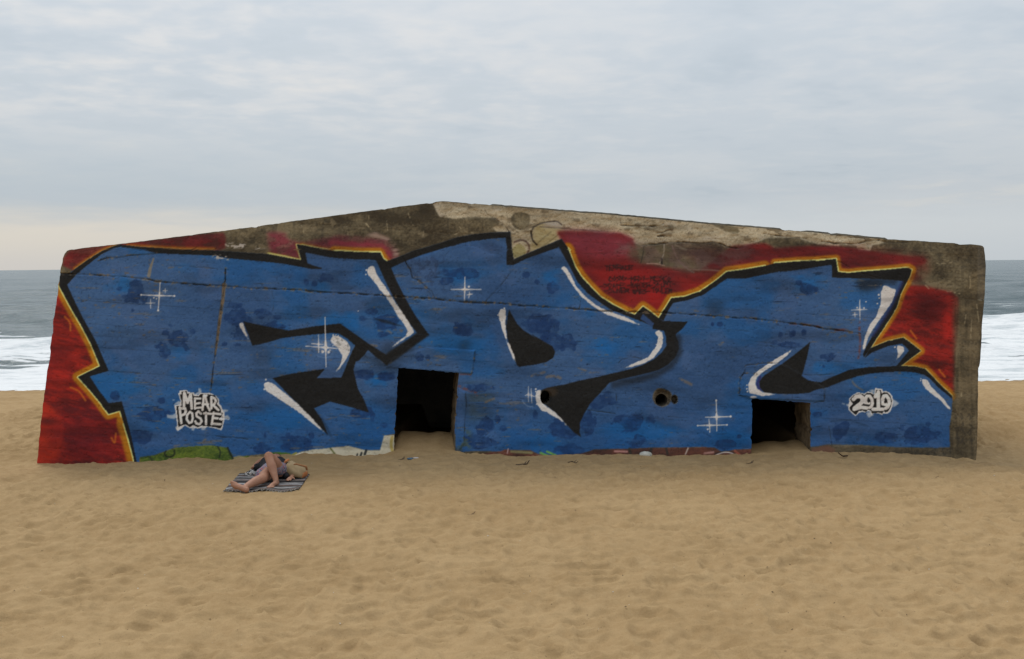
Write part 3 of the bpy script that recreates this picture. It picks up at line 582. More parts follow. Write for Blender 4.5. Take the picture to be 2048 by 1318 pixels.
# ---- 5 joints and cracks: real recesses, edges chipped bare
CR1 = 'A 306 468 430 474 550 480 700 490 850 497 960 510 1100 525 1150 540 1300 552 1500 568 1720 578 C 400 597 630 605 900 617 1100 635 1400 650 1700 672 1977 690 E 400 895 560 905 800 930 1000 945 1180 950 1340 965 1500 975 1700 990 1977 1005 G 450 968 700 980 1100 990 1300 1005 1500 1017 1700 1035 1940 1050 K 750 25 900 40 1020 60 1100 80 1190 85 I 620 1088'
CRACKS = [(CR1, 2.6, .05), ('A 1762 430 1755 560 1740 700 1710 880 1690 1050 1660 1250 B 1660 200 1640 400 1628 465', 2.6, .05), ('A 640 362 720 335 880 325 900 312 1000 308 1160 295', 2.2, .035),
          ('E 400 590 440 650 460 730 530 760 580 810 630 850 655 905', 2.4, .04), ('E 1340 600 1345 660 1250 780 1170 870 1100 940', 1.3, .015), ('E 1940 930 1925 1000', 1.8, .03), ('A 1250 395 1450 408 1700 430 C 230 440', 1.0, .012),
          ('A 480 730 570 690 700 700 850 710', .9, .01), ('A 600 830 800 850 930 855', .8, .008), ('H 410 790 540 805 660 825', 1.4, .02), ('H 1130 850 1300 862', .8, .01), ('K 0 66 200 80 440 100', 1.0, .01), ('K 250 168 450 185 650 205', .9, .01),
          ('K 400 400 520 385 700 375', 2, .02), ('K 390 470 440 475 500 470', 2.4, .03), ('K 400 440 355 510 345 650', 2.4, .03), ('K 340 665 440 680', 1.6, .02), ('K 900 480 1050 485 1200 475', 1.6, .02), ('K 1000 730 1090 715 1105 620', 1.8, .03),
          ('F 1010 280 1005 350 985 470', 2, .03), ('F 850 470 985 475', 1.8, .02), ('F 600 95 660 110 740 128', 1.4, .015), ('F 350 220 600 250 850 270 870 300', 1.1, .012), ('F 930 640 935 800 920 900 915 1060', 1.6, .02), ('F 0 955 120 965 300 990', .8, .008),
          ('H 690 380 720 345 830 325 900 350', 1.4, .015), ('H 670 660 672 710', 1.6, .02), ('H 760 310 830 330', 1.5, .015), ('C 630 620 650 700 640 800', .9, .01), ('C 0 415 230 440', .9, .01), ('D 420 350 530 345', 1.2, .012), ('D 0 600 240 650 400 655', 1.0, .012),
          ('D 1040 630 1130 632 1230 645', 1.2, .012), ('V 600 50 850 75', 1.6, .02), ('B 740 270 900 285 1010 290', .9, .01), ('B 920 370 1060 395 1210 405', .9, .01), ('T 210 370 270 385 350 380', 1.6, .03), ('T 420 360 540 370 620 400 720 455 800 500 900 530 1060 575', 1.5, .02),
          ('T 440 205 600 225 760 228 900 200 990 192', 2.2, .05), ('T 990 190 1060 215 1280 212', 1.4, .02), ('T 0 148 150 160 300 175', 1.5, .03), ('T 320 108 560 140 720 165 850 175', 2.2, .04), ('R 205 90 215 160 420 165 600 165 650 140', 2.4, .05), ('R 585 235 640 230 740 200', 2, .04),
          ('R 590 270 640 265 720 275', 3, .05), ('R 1680 240 1850 265 2040 285', 1.6, .03), ('R 420 362 620 342 800 330 1080 340 1150 325 1250 350 1350 385 1450 390', 2.4, .05), ('P 1400 230 1440 185', 2, .03), ('P 340 150 420 175', 1.6, .03), ('P 580 130 600 180 660 210 740 240', 1.6, .03),
          ('P 700 230 830 330 880 400', 2, .03), ('P 1200 340 1290 290 1500 268 1560 320', 1.6, .02), ('P 1160 400 1180 520 1240 578', 2.4, .03), ('G 270 470 500 470 720 465', 1.0, .012), ('I 0 1000 200 1015 300 1045 420 1060', 1.4, .02), ('I 620 700 615 790', 1, .01),
          ('J 340 850 355 940 370 1030', 1.4, .02), ('J 260 470 300 520 300 600', 1.6, .02), ('S 1540 680 1500 740', 1.0, .01), ('U 330 460 390 480 430 560 440 700', 1.5, .02), ('I 1450 1318 J 1450 200 1440 400', 1.6, .015), ('I 1420 780 1460 760 1640 790', 1.6, .015)]
edge_n = fbm(gx/6, gy/5, 3, 191)
for s_, w_, d_ in CRACKS:
    p = pts(s_)
    # roughen the line
    q = [p[0]]
    for a, b in zip(p[:-1], p[1:]):
        n = max(1, int(np.hypot(*(b-a))/7))
        for k in range(1, n+1):
            t = k/n; q.append(a*(1-t)+b*t + (rngL.normal(0, .55, 2) if k < n else 0))
    q = np.array(q); ws = w_*rngL.uniform(.4, 1.0, len(q))
    m = stroke(q, ws, .8, False)
    if w_ >= 2: paint(stroke(q, w_*2.4, 1.8)*sstep(.56, .70, edge_n), mixc(.5+fine*2, rgb(100,84,64), rgb(138,114,86)), .7)
    brk_ = .35+.65*sstep(.38, .56, fbm(gx/14, gy/14, 3, 193))
    paint(m*brk_, rgb(40,34,28), .6 if w_ >= 1.4 else .4)
    disp -= blur(m*brk_, .5)*d_*.8
# wide tan joint left of the first letter
tan = stroke(pts('A 1748 570 1738 700 1712 880 1690 1050 1672 1180'), [7.5,7,6.5,5,3], 1.0)
paint(tan*(.5+.5*sstep(.3,.5,fbm(gx/5,gy/9,2,197))), rgb(124,106,84), .9); disp -= tan*.02
tan = stroke(pts('A 1130 340 1100 430 1088 490'), [3,6,7], 1.0); paint(tan, rgb(128,114,94), .8)
# board marks of the formwork: faint level ribs, tilted like the joint
v_ = gy - (gx-120)*.066
board = np.abs(((v_/23.0) % 1.0)-.5)*2
rib = sstep(.93, 1.0, board)*sstep(.35, .6, fbm(gx/60, gy/30, 3, 201))
disp += -rib*.004 + (vnoise(np.floor(v_/23.0)*7.7, gx/900, 207)-.5)*.006
img *= (1-rib*.16)[..., None]
pit = sstep(.74, .84, fbm(gx/3.4, gy/3.0, 2, 231)+.18*med)
disp -= pit*.006; img *= (1-.14*pit)[..., None]
disp += (fbm(gx/60, gy/40, 4, 211)-.5)*.034 + (fbm(gx/9, gy/5, 3, 215)-.5)*.005
# raised lintel slab over the two doors, patched blocks beside them
for s_, h_ in (('F 225 415 985 470 1010 270 600 245 300 330', .025), ('K 345 660 400 400 700 375 900 480 1105 600 1090 715 440 690', .025), ('F 870 600 930 640 920 1080 860 1160 830 1100', .03), ('J 360 800 520 790 700 850 600 1010 380 1020', -.012),
               ('E 400 590 440 650 530 760 650 905 1100 940 1340 660 1340 600 900 420', .008), ('A 640 362 900 312 1160 295 1090 490 700 480', -.01)):
    disp += blur(fill(pts(s_)), 1.0)*h_
# general grime
img *= (1 - .16*sstep(.5, .75, fbm(gx/130, gy/24, 4, 221)))[..., None]
img = np.clip(img, .02, .95)
# ---------------------------------------------------------------- object helpers
def to_lin(c):
    c = np.asarray(c, np.float64); return np.where(c <= .04045, c/12.92, ((c+.055)/1.055)**2.4)
def lin(r, g, b, k=1.0): return tuple(float(v) for v in to_lin(np.array([r, g, b])/255)/k)
def mat(name, color=(.5, .5, .5), rough=.85, spec=.2):
    m = bpy.data.materials.new(name); m.use_nodes = True
    b = m.node_tree.nodes['Principled BSDF']
    b.inputs['Base Color'].default_value = (*color, 1); b.inputs['Roughness'].default_value = rough
    b.inputs['Specular IOR Level'].default_value = spec
    return m, m.node_tree, b
def bump(tree, b, height, strength=.3, dist=.01):
    n = tree.nodes.new('ShaderNodeBump'); n.inputs['Strength'].default_value = strength; n.inputs['Distance'].default_value = dist
    tree.links.new(height, n.inputs['Height']); tree.links.new(n.outputs[0], b.inputs['Normal'])
def objc(tree):
    return tree.nodes.new('ShaderNodeTexCoord').outputs['Object']
def varied(name, c1, c2, scale=6, rough=.85, bstr=.3, bdist=.004, detail=5, bscale=None):
    m, t, b = mat(name, c1, rough)
    v = objc(t); n = noise_n(t, v, scale, detail, .6)
    t.links.new(ramp_n(t, n, [(.35, c1), (.65, c2)]), b.inputs['Base Color'])
    if bstr: bump(t, b, noise_n(t, v, bscale or scale*6, 4, .6), bstr, bdist)
    return m
def mesh_np(name, V, Fq, smooth_=True):
    """mesh from numpy verts and an (n,4) or (n,3) face table"""
    me = bpy.data.meshes.new(name); V = np.ascontiguousarray(V, np.float32); Fq = np.ascontiguousarray(Fq, np.int32)
    k = Fq.shape[1]
    me.vertices.add(len(V)); me.vertices.foreach_set('co', V.ravel())
    me.loops.add(Fq.size); me.loops.foreach_set('vertex_index', Fq.ravel())
    me.polygons.add(len(Fq)); me.polygons.foreach_set('loop_start', np.arange(0, Fq.size, k, dtype=np.int32))
    me.polygons.foreach_set('loop_total', np.full(len(Fq), k, np.int32))
    if smooth_: me.polygons.foreach_set('use_smooth', np.ones(len(Fq), bool))
    me.update(calc_edges=True); me.validate()
    return me
def link(name, me, m, parent=None, label=None, cat=None, group=None, kind=None):
    o = bpy.data.objects.new(name, me); COL.objects.link(o)
    if m is not None and me is not None: me.materials.append(m)
    if parent is not None:
        o.parent = parent; o.matrix_parent_inverse = Matrix.Translation(parent.location).inverted()
    if label: o['label'] = label
    if cat: o['category'] = cat
    if group: o['group'] = group
    if kind: o['kind'] = kind
    return o
def root(name, loc, label, cat, group=None):
    o = link(name, None, None, None, label, cat, group); o.location = loc; return o
def grid_faces(ni, nj):
    a = (np.arange(nj-1)[:, None]*ni + np.arange(ni-1)[None, :]).ravel()
    return np.stack([a, a+1, a+1+ni, a+ni], 1)
def sample(arr, px, py):
    x = np.clip((px-RX0)*SS-.5, 0, WPX-1.001); y = np.clip((py-RY0)*SS-.5, 0, HPX-1.001)
    xi = x.astype(int); yi = y.astype(int); fx = x-xi; fy = y-yi
    if arr.ndim == 3: fx = fx[..., None]; fy = fy[..., None]
    return (arr[yi, xi]*(1-fx)+arr[yi, xi+1]*fx)*(1-fy)+(arr[yi+1, xi]*(1-fx)+arr[yi+1, xi+1]*fx)*fy

# ---------------------------------------------------------------- bunker
LEAN = math.tan(math.radians(3.0))
_b = ground(1024, 909); D0 = float(_b[1])             # foot of the front wall
def wall_pt(px, py, d=0.):
    """point of the front wall seen at a pixel, d metres proud of the wall plane"""
    q = ray(px, py); t = (D0 + CAM_H*LEAN - d)/(q[..., 1]-q[..., 2]*LEAN)
    return np.array([0, 0, CAM_H]) + q*t[..., None]
TOP = np.array([(60,506),(118,502),(150,498),(243,488),(368.7,472),(500,455),(605,440),(720,424.6),(788,415),(870,404.6),(884,403),(900,403.6),(998,412),(1080,419),(1170,426),(1205,428),(1321,439),(1421,448.5),(1530,457),(1566,460),(1615,464),(1760,478),(1865,484),(1950,490),(1966,492),(2000,496)], float)
LEFT = np.array([(490,152),(498,150),(499,141),(501.5,134),(508,129),(517,125.5),(532,122),(547,119.5),(549,121),(552,119),(573,117),(590,115),(647,106),(665,106),(672,103),(696,101),(703,102),(749,93.5),(800,87),(871,79.6),(926,74),(960,71)], float)
RIGHT = np.array([(485,1960),(491,1964),(495,1968),(509,1970),(532,1971.5),(560,1970.5),(587,1970),(636,1965),(716,1961),(733,1959),(735.5,1956.5),(865,1955),(925,1952),(960,1950)], float)
_k = np.arange(60, 2000, 3.0); _t = np.interp(_k, TOP[:, 0], TOP[:, 1]) + (fbm(_k/9, _k*0, 3, 741)-.5)*1.1 + 1.8*sstep(.76, .84, fbm(_k/16, _k*0+4, 2, 743))
TOP = np.stack([_k, _t], 1)
_k = np.arange(500, 960, 3.0)
RIGHT = np.vstack([RIGHT[:3], np.stack([_k, np.interp(_k, RIGHT[:, 0], RIGHT[:, 1]) + (fbm(_k/10, _k*0+2, 3, 745)-.5)*1.2], 1)])
LEFT = np.vstack([LEFT[:6], np.stack([_k[8:], np.interp(_k[8:], LEFT[:, 0], LEFT[:, 1]) + (fbm(_k[8:]/10, _k[8:]*0+6, 3, 747)-.5)*3.2], 1)])
NI, NJ = 1500, 380
sg = np.linspace(0, 1, NI)[None, :]; tg = (np.linspace(0, 1, NJ)**1.0)[:, None]
Xg = np.broadcast_to(75+sg*1890, (NJ, NI)).copy(); Yg = np.zeros((NJ, NI))
for _ in range(12):
    Yg = 958 + tg*(np.interp(Xg, TOP[:, 0], TOP[:, 1])-958)
    Xg = np.interp(Yg, LEFT[:, 0], LEFT[:, 1])*(1-sg) + np.interp(Yg, RIGHT[:, 0], RIGHT[:, 1])*sg
DOOR1 = np.array([(797,735.5),(850,739.5),(918,746),(914.5,784),(909,860),(909.5,905),(909.5,966),(784.5,966),(787,903),(790,863)], float)
DOOR2 = np.array([(1504.5,797.5),(1560,801),(1621,806),(1621,880),(1621,966),(1501,966),(1503,880)], float)
def ell(cx, cy, rx, ry, n=40, sh=0.):
    a = np.linspace(0, 2*np.pi, n, endpoint=False); return np.stack([cx+rx*np.cos(a)+sh*np.sin(a), cy+ry*np.sin(a)], 1)
HOLE1 = ell(1090, 795, 9.5, 14, 36); HOLE2 = ell(1322.5, 800, 12, 12.5, 36)
def inside(P, x, y):
    r = np.zeros(x.shape, bool)
    for (xa, ya), (xb, yb) in zip(P, np.roll(P, -1, 0)):
        c = (ya > y) != (yb > y)
        xs = (xb-xa)*(y-ya)/((yb-ya) if yb != ya else 1e-9)+xa
        r ^= c & (x < xs)
    return r
def near_edge(P, x, y):
    best = np.full(x.shape, 1e9); bx = x.copy(); by = y.copy()
    for a, b in zip(P, np.roll(P, -1, 0)):
        d = b-a; t = np.clip(((x-a[0])*d[0]+(y-a[1])*d[1])/(d@d), 0, 1)
        qx = a[0]+t*d[0]; qy = a[1]+t*d[1]; dd = np.hypot(x-qx, y-qy)
        k = dd < best; best[k] = dd[k]; bx[k] = qx[k]; by[k] = qy[k]
    return bx, by
def chipped(P_, amp, seed):
    """edges knocked about: short steps, a little in or out"""
    rg = np.random.default_rng(seed); Q = []
    for a, b in zip(P_, np.roll(P_, -1, 0)):
        L = np.hypot(*(b-a)); n = max(1, int(L/5)); nv = np.array([-(b-a)[1], (b-a)[0]])/L
        for k in range(n): Q.append(a+(b-a)*k/n + nv*(rg.normal(0, amp) if k else 0) - nv*(2.6 if rg.random() < .05 else 0)*(k > 0))
    return np.array(Q)
DOOR1 = chipped(DOOR1, .55, 1); DOOR2 = chipped(DOOR2, .6, 2)
quads = grid_faces(NI, NJ)
Xf, Yf = Xg.ravel(), Yg.ravel()
cx_ = Xf[quads].mean(1); cy_ = Yf[quads].mean(1)
gone = np.zeros(len(quads), bool)
for P_ in (DOOR1, DOOR2, HOLE1, HOLE2):
    ins = inside(P_, cx_, cy_); gone |= ins
    vin = np.zeros(len(Xf), bool); vin[quads[ins].ravel()] = True
    vout = np.zeros(len(Xf), bool); vout[quads[~ins].ravel()] = True
    k = vin & vout; Xf[k], Yf[k] = near_edge(P_, Xf[k], Yf[k])
def wall_depth(px, py):
    d = sample(disp, px, py).astype(float)
    xb = np.interp(py, [540, 600, 660, 720, 790, 918, 960], [1946, 1921, 1915, 1910, 1906, 1911, 1911])
    d = d - .0045*np.maximum(0, px-xb) - .012*np.maximum(0, px-1955)*(py < 600)
    d = d - .004*np.maximum(0, 100-(px-np.interp(py, LEFT[:, 0], LEFT[:, 1]))*9)*.02
    # bell-mouthed pipe holes and the broken niche beside the right one
    for hx, hy, hr, hd in ((1325, 795, 19, .10), (1348.5, 799, 7, .14), (1092, 794, 14, .05)):
        rr = np.hypot((px-hx), (py-hy)*(1 if hr != 7 else .75)); d = d - hd*sstep(hr, hr*.55, rr)
    # spatter of rubbed edges round the doors
    return d
df = wall_depth(Xf, Yf)
Pw = wall_pt(Xf, Yf, df)
# the bare cement in the pipe mouths
for hx, hy, rx_, ry_ in ((1325, 795, 18.5, 18.5), (1349, 799, 6.5, 9.5)):
    m_ = blob(hx, hy, rx_, ry_, .16, 3, 1.2); paint(m_, mixc(.5+fine*2+med, rgb(56,49,40), rgb(98,86,68)), .95)
m_ = blob(1102, 784, 14, 9, .3, 9, 3); paint(m_, rgb(58,46,34), .7)
K_WALL = .70
colf = np.clip(to_lin(sample(img, Xf, Yf))/K_WALL, .004, .86)
clf = cls[np.clip(((cy_-RY0)*SS).astype(int), 0, HPX-1), np.clip(((cx_-RX0)*SS).astype(int), 0, WPX-1)]
# vertex normals of the whole sheet, so that neighbouring parts shade as one surface
P3 = Pw.reshape(NJ, NI, 3)
du = np.gradient(P3, axis=1); dv = np.gradient(P3, axis=0)
nrm = np.cross(du, dv).reshape(-1, 3); nrm /= np.maximum(1e-12, np.linalg.norm(nrm, axis=1))[:, None]
if nrm[:, 1].mean() > 0: nrm = -nrm

bunker = root('bunker', tuple(float(v) for v in wall_pt(np.array(1020.), np.array(909.))), 'low tilted concrete bunker with a big blue graffiti mural and two dark doorways', 'bunker')
m_wall, t_, b_ = mat('painted_concrete', (.3, .3, .3), .8, .25)
at_ = t_.nodes.new('ShaderNodeAttribute'); at_.attribute_name = 'paint'
v_ = objc(t_)
g1 = noise_n(t_, v_, 26, 5, .65); g2 = noise_n(t_, v_, 150, 3, .6)
shade = math_n(t_, 'ADD', .86, math_n(t_, 'ADD', math_n(t_, 'MULTIPLY', g1, .17), math_n(t_, 'MULTIPLY', g2, .11)))
vs_ = nn(t_, 'ShaderNodeVectorMath', operation='SCALE'); t_.links.new(at_.outputs['Color'], vs_.inputs[0]); t_.links.new(shade, vs_.inputs['Scale'])
t_.links.new(vs_.outputs[0], b_.inputs['Base Color'])
t_.links.new(ramp_n(t_, g1, [(.3, .62), (.7, .92)]), b_.inputs['Roughness'])
bump(t_, b_, math_n(t_, 'ADD', math_n(t_, 'MULTIPLY', g1, .7), math_n(t_, 'MULTIPLY', g2, .3)), .42, .010)
def pieces(mask, least=220, crumbs=False):
    """connected patches of wall faces; crumbs go with the largest"""
    g = mask.reshape(NJ-1, NI-1); runs = []; par = []; rows = []
    def find(a):
        while par[a] != a: par[a] = par[par[a]]; a = par[a]
        return a
    for j in range(NJ-1):
        d = np.diff(np.concatenate([[0], g[j].astype(np.int8), [0]])); st = np.nonzero(d == 1)[0]; en = np.nonzero(d == -1)[0]
        cur = []
        for a, b in zip(st, en):
            k = len(par); par.append(k); runs.append((j, a, b)); cur.append(k)
        if j:
            p = 0
            for k in cur:
                _, a, b = runs[k]
                while p < len(rows) and runs[rows[p]][2] <= a: p += 1
                q = p
                while q < len(rows) and runs[rows[q]][1] < b:
                    ra, rb = find(k), find(rows[q]); par[ra] = rb; q += 1
        rows = cur
    size = {}
    for k, (j, a, b) in enumerate(runs): size[find(k)] = size.get(find(k), 0)+int(b-a)
    if not size: return []
    order = sorted(size, key=lambda r: -size[r]); big_ = [r for r in order if size[r] >= least] or order[:1]
    if crumbs: return [r_ for k, r_ in enumerate(runs) if find(k) not in big_]
    num = {r: i for i, r in enumerate(big_)}
    lab = np.full((NJ-1, NI-1), -1, np.int32)
    for k, (j, a, b) in enumerate(runs): lab[j, a:b] = num.get(find(k), 0)
    lab = lab.ravel()
    return [lab == i for i in range(len(big_))]
def wall_part(name, mask, parent, label=None):
    out = [_wall_piece(name, mk, parent, label) for mk in pieces(mask)]
    return out[0] if out else None
def _wall_piece(name, mask, parent, label=None):
    f = quads[mask]
    if len(f) == 0: return None
    idx = np.unique(f); inv = np.full(len(Xf), -1, np.int32); inv[idx] = np.arange(len(idx))
    me = mesh_np(name, Pw[idx], inv[f])
    ca = me.color_attributes.new('paint', 'FLOAT_COLOR', 'POINT')
    ca.data.foreach_set('color', np.concatenate([colf[idx], np.ones((len(idx), 1))], 1).astype(np.float32).ravel())
    me.normals_split_custom_set_from_vertices(nrm[idx].tolist())
    return link(name, me, m_wall, parent, label)
keep = ~gone
# quads run so that their normal faces the beach
a_, b2_, c_ = Pw[quads[0, 0]], Pw[quads[0, 1]], Pw[quads[0, 2]]
if np.cross(b2_-a_, c_-a_)[1] > 0: quads = quads[:, ::-1].copy()
# crumbs of one paint inside another belong to the paint around them
for _ in range(5):
    for c_id in (OLD, YEL, RED, SPALL, BLACK, BARE, BLUE):
        g_ = clf.reshape(NJ-1, NI-1)
        for j_, a_, b_ in pieces(keep & (clf == c_id), 260, True):
            n_ = g_[j_, a_-1] if a_ > 0 else g_[j_, min(b_, NI-2)]
            g_[j_, a_:b_] = n_ if n_ != c_id and n_ < 10 else (BLUE if c_id != BLUE else BLACK)
front = wall_part('front_wall', keep & (clf == BARE), bunker, 'bare brown weathered concrete of the front wall')
wall_part('spalled_band', keep & (clf == SPALL), front, 'pale crumbled concrete band right of the roof peak')
mural = wall_part('mural_lettering', keep & (clf == BLUE), bunker, 'blue spray painted letters with darker blotches')
wall_part('red_background', keep & (clf == RED), mural, 'red paint behind the blue letters')
wall_part('black_outline', keep & (clf == BLACK), mural, 'thick black outline and shadows of the letters')
wall_part('yellow_glow', keep & (clf == YEL), mural, 'yellow glow line along the outline')
wall_part('old_paint', keep & (clf == OLD), front, 'strip of older paint along the sand')
for i_ in range(len(HIGH)): wall_part('highlight', keep & (clf == 10+i_), mural)
for i_ in range(6): wall_part('sparkle', keep & (clf == 30+i_), mural)
wall_part('signature', keep & (clf == 50), mural, 'white bubble writing MEAR POSTE with black edge')
wall_part('year', keep & (clf == 51), mural, 'white bubble numerals 2010 with black edge')
wall_part('dedication', keep & (clf == 52), mural, 'small black handwriting on the red paint')

m_conc = varied('weathered_concrete', lin(70,62,48,.6), lin(112,101,80,.6), 3, .9, .5, .01, 6, 30)
m_dark = varied('shade_toned_concrete', (.045, .040, .034), (.10, .085, .065), 2.5, .95, .5, .01, 6, 24)  # unlit interior: its shade is put into the base colour, pipe holes too
m_slab = varied('roof_concrete', lin(62,58,50,.6), lin(96,90,78,.6), 4, .9, .5, .01, 6, 30)
DEPTH = 7.0
def extrude_strip(name, P, vec, m, parent, label=None):
    P = np.asarray(P, float); n = len(P)
    V = np.vstack([P, P+np.asarray(vec)]); a = np.arange(n-1)
    return link(name, mesh_np(name, V, np.stack([a, a+1, a+1+n, a+n], 1), False), m, parent, label)
lft = P3[:, 0]; rgt = P3[:, -1]; topl = P3[-1]
back = np.array([0, DEPTH, 0.])
extrude_strip('side_wall', lft[::4], back, m_conc, bunker); extrude_strip('side_wall', rgt[::4], back, m_conc, bunker)
# rear wall: the outline once more
ring = np.vstack([lft[::8], topl[::20], rgt[::-8]]) + back
me = bpy.data.meshes.new('rear_wall'); me.from_pydata([tuple(p) for p in ring], [], [list(range(len(ring)))]); link('rear_wall', me, m_conc, bunker)
# roof: a slab a little higher than the wall where its lip still stands
lx = np.linspace(0, NI-1, 300).astype(int); rp = topl[lx].copy(); pxs = Xg[-1][lx]
lip = np.where(((pxs > 985) & (pxs < 1566)) | ((pxs > 1615) & (pxs < 1775)), .026, .004) + .006*(np.random.default_rng(3).random(len(lx)))
f0 = rp + np.array([0, .05, -.10]); f1 = rp + np.array([0, .05, 0]); f1[:, 2] += lip; b1 = f1 + back
V = np.vstack([f0, f1, b1]); n = len(lx); a = np.arange(n-1)
link('roof', mesh_np('roof', V, np.vstack([np.stack([a, a+1, a+1+n, a+n], 1), np.stack([a+n, a+1+n, a+1+2*n, a+2*n], 1)]), False), m_slab, bunker, 'thin roof slab with a broken front lip')
# door reveals and pipe holes: tunnels through the thick wall
def tunnel(name, P_, depth, m, shrink=(0., 0.), label=None, seg=4):
    Q = []
    for a, b in zip(P_, np.roll(P_, -1, 0)):
        n = max(1, int(np.hypot(*(b-a))/6))
        for k in range(n): Q.append(a+(b-a)*k/n)
    Q = np.array(Q); p0 = wall_pt(Q[:, 0], Q[:, 1], wall_depth(Q[:, 0], Q[:, 1])-.002)
    rings = []
    rg = np.random.default_rng(8)
    for s in np.linspace(0, 1, seg+1):
        p = p0 + np.array([0, depth, 0])*s
        if s > 0: p = p + np.array([shrink[0], 0, shrink[1]])*s + rg.normal(0, .006, p.shape)*np.array([1, 0, 1])
        rings.append(p)
    n = len(Q); V = np.vstack(rings); F = []
    for j in range(seg):
        for i in range(n):
            F.append((j*n+i, j*n+(i+1) % n, (j+1)*n+(i+1) % n, (j+1)*n+i))
    return link(name, mesh_np(name, V, np.array(F), False), m, bunker, label)
m_rev = varied('door_reveal_concrete', lin(60,50,38,.6), lin(110,96,76,.6), 5, .95, .5, .01, 6, 30)
tunnel('doorway', DOOR1, .9, m_rev, (-.115, 0), 'tall dark doorway half filled with sand')
tunnel('doorway', DOOR2, .9, m_rev, (0, 0), 'low dark doorway nearly filled with sand')
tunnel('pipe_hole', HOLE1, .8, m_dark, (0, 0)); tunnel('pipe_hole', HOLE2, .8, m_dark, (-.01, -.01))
# inner room: box behind the front wall, interior shade put into its dark colour
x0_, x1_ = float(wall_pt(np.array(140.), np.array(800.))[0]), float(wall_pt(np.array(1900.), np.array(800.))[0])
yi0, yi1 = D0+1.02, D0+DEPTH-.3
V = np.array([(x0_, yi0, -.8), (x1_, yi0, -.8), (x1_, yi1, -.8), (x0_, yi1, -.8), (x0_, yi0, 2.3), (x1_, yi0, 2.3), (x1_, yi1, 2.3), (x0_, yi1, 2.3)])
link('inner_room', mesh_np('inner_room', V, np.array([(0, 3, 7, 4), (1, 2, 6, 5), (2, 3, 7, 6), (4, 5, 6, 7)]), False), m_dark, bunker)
# ---------------------------------------------------------------- beach
SEA_Z = -1.0
CONT = np.array([(60,930),(75,928),(150,927),(250,924.5),(290,922.5),(350,918),(400,917.5),(450,921),(500,914),(570,909.5),(640,906),(700,911),(745,909),(790,904),(850,905),(910,905),(960,908),(1000,910),(1100,911),(1170,908),(1230,911),(1300,910),(1400,911),(1500,908),(1560,905),(1620,901),(1660,904),(1700,905),(1800,907),(1850,910),(1900,917),(1912,918),(1930,916),(1952,925),(1990,924)], float)
cw = wall_pt(CONT[:, 0], CONT[:, 1])
def door_mask(x, P_):
    a = wall_pt(np.array(P_[:, 0].min()), np.array(880.))[0]; b = wall_pt(np.array(P_[:, 0].max()), np.array(880.))[0]
    return sstep(a-.15, a+.1, x)*sstep(b+.15, b-.1, x)
def ridged(x, y, seed, octv=3):
    s = 0; a = 1.; n = 0
    for k in range(octv):
        v = 1-np.abs(2*vnoise(x*2**k+3.1*k, y*2**k+7.7*k, seed+k)-1); s = s+a*v*v; n += a; a *= .45
    return s/n
def sand_z(x, y, detail=True):
    z = -1.55*sstep(20., 43., y) - .012*np.maximum(0, y-43)
    z = z + 1.5*sstep(5.5, -1.5, y) + .1*(fbm(x/9., y/9., 3, 501)-.5)*sstep(3., 8., np.abs(y-D0)+.0)
    wz = np.interp(x, cw[:, 0], cw[:, 2])
    dy = y-D0
    w = np.where(dy < 0, np.exp(-(dy/1.1)**2), np.exp(-(np.maximum(0, dy-1.5)/2.0)**2))
    z = z + wz*w*sstep(cw[0, 0]-2.5, cw[0, 0], x)*sstep(cw[-1, 0]+2.5, cw[-1, 0], x)
    inn = (y < D0+7.2)
    z = z + door_mask(x, DOOR1)*((.14+.14*fbm(x/.35, x*0+2, 2, 561))*sstep(D0-.25, D0+.75, y) - .75*sstep(D0+.85, D0+1.6, y))*inn
    z = z + door_mask(x, DOOR2)*((-.02+.12*fbm(x/.3, x*0+5, 2, 563))*sstep(D0-.1, D0+.6, y) - .6*sstep(D0+.75, D0+1.4, y))*inn
    if detail:
        wx = x + .25*(fbm(x/.9, y/.9, 2, 511)-.5); wy = y + .25*(fbm(x/.9+9, y/.9, 2, 515)-.5)
        amp = .5+.5*sstep(.2, 2.2, np.abs(dy)); amp = amp*(1-.8*((y > D0) & (y < D0+7) & (x > cw[0, 0]) & (x < cw[-1, 0])))
        tz = np.exp(-((x+3.45)/1.1)**2-((y-14.4)/1.0)**2)
        amp = amp*(1-.8*tz)
        h = 1.12*(.030*(ridged(wx/.60, wy/.50, 521, 2)-.45) + .085*(ridged(wx/.29+4, wy/.24, 531, 3)-.45) + .044*(ridged(wx/.15+8, wy/.13, 535, 2)-.45) + .025*(fbm(wx/1.3, wy/1.3, 3, 541)-.5) + .012*(fbm(x/.07, y/.07, 2, 551)-.5))
        z = z + h*amp*sstep(60, 30, y)
        z = z*(1-.9*tz)
    return z
def on_sand(px, py):
    z = 0.
    for _ in range(8):
        p = ground(px, py, z); z = float(sand_z(np.array([p[0]]), np.array([p[1]]))[0])
    p[2] = z; return p
def axis(segs):
    out = [segs[0][0]]
    for a, b, s0, s1 in segs:
        x = a
        while x < b-1e-6:
            t = (x-a)/(b-a); x = min(b, x + s0*(1-t)+s1*t); out.append(x)
    return np.array(out)
xs = axis([(-900, -60, 120, 14), (-60, -22, 6, .5), (-22, -11, .4, .08), (-11, 11, .034, .034), (11, 22, .08, .4), (22, 60, .5, 6), (60, 900, 14, 120)])
ys = axis([(-300, -20, 60, 6), (-20, 4, 3, .3), (4, 7.4, .15, .04), (7.4, 11, .026, .034), (11, 17.5, .036, .05), (17.5, 24, .07, .14), (24, 46, .16, .4), (46, 90, 1, 6)])
SX, SY = np.meshgrid(xs, ys)
SZ = sand_z(SX, SY)
me = mesh_np('sand', np.stack([SX, SY, SZ], -1).reshape(-1, 3), grid_faces(len(xs), len(ys)))
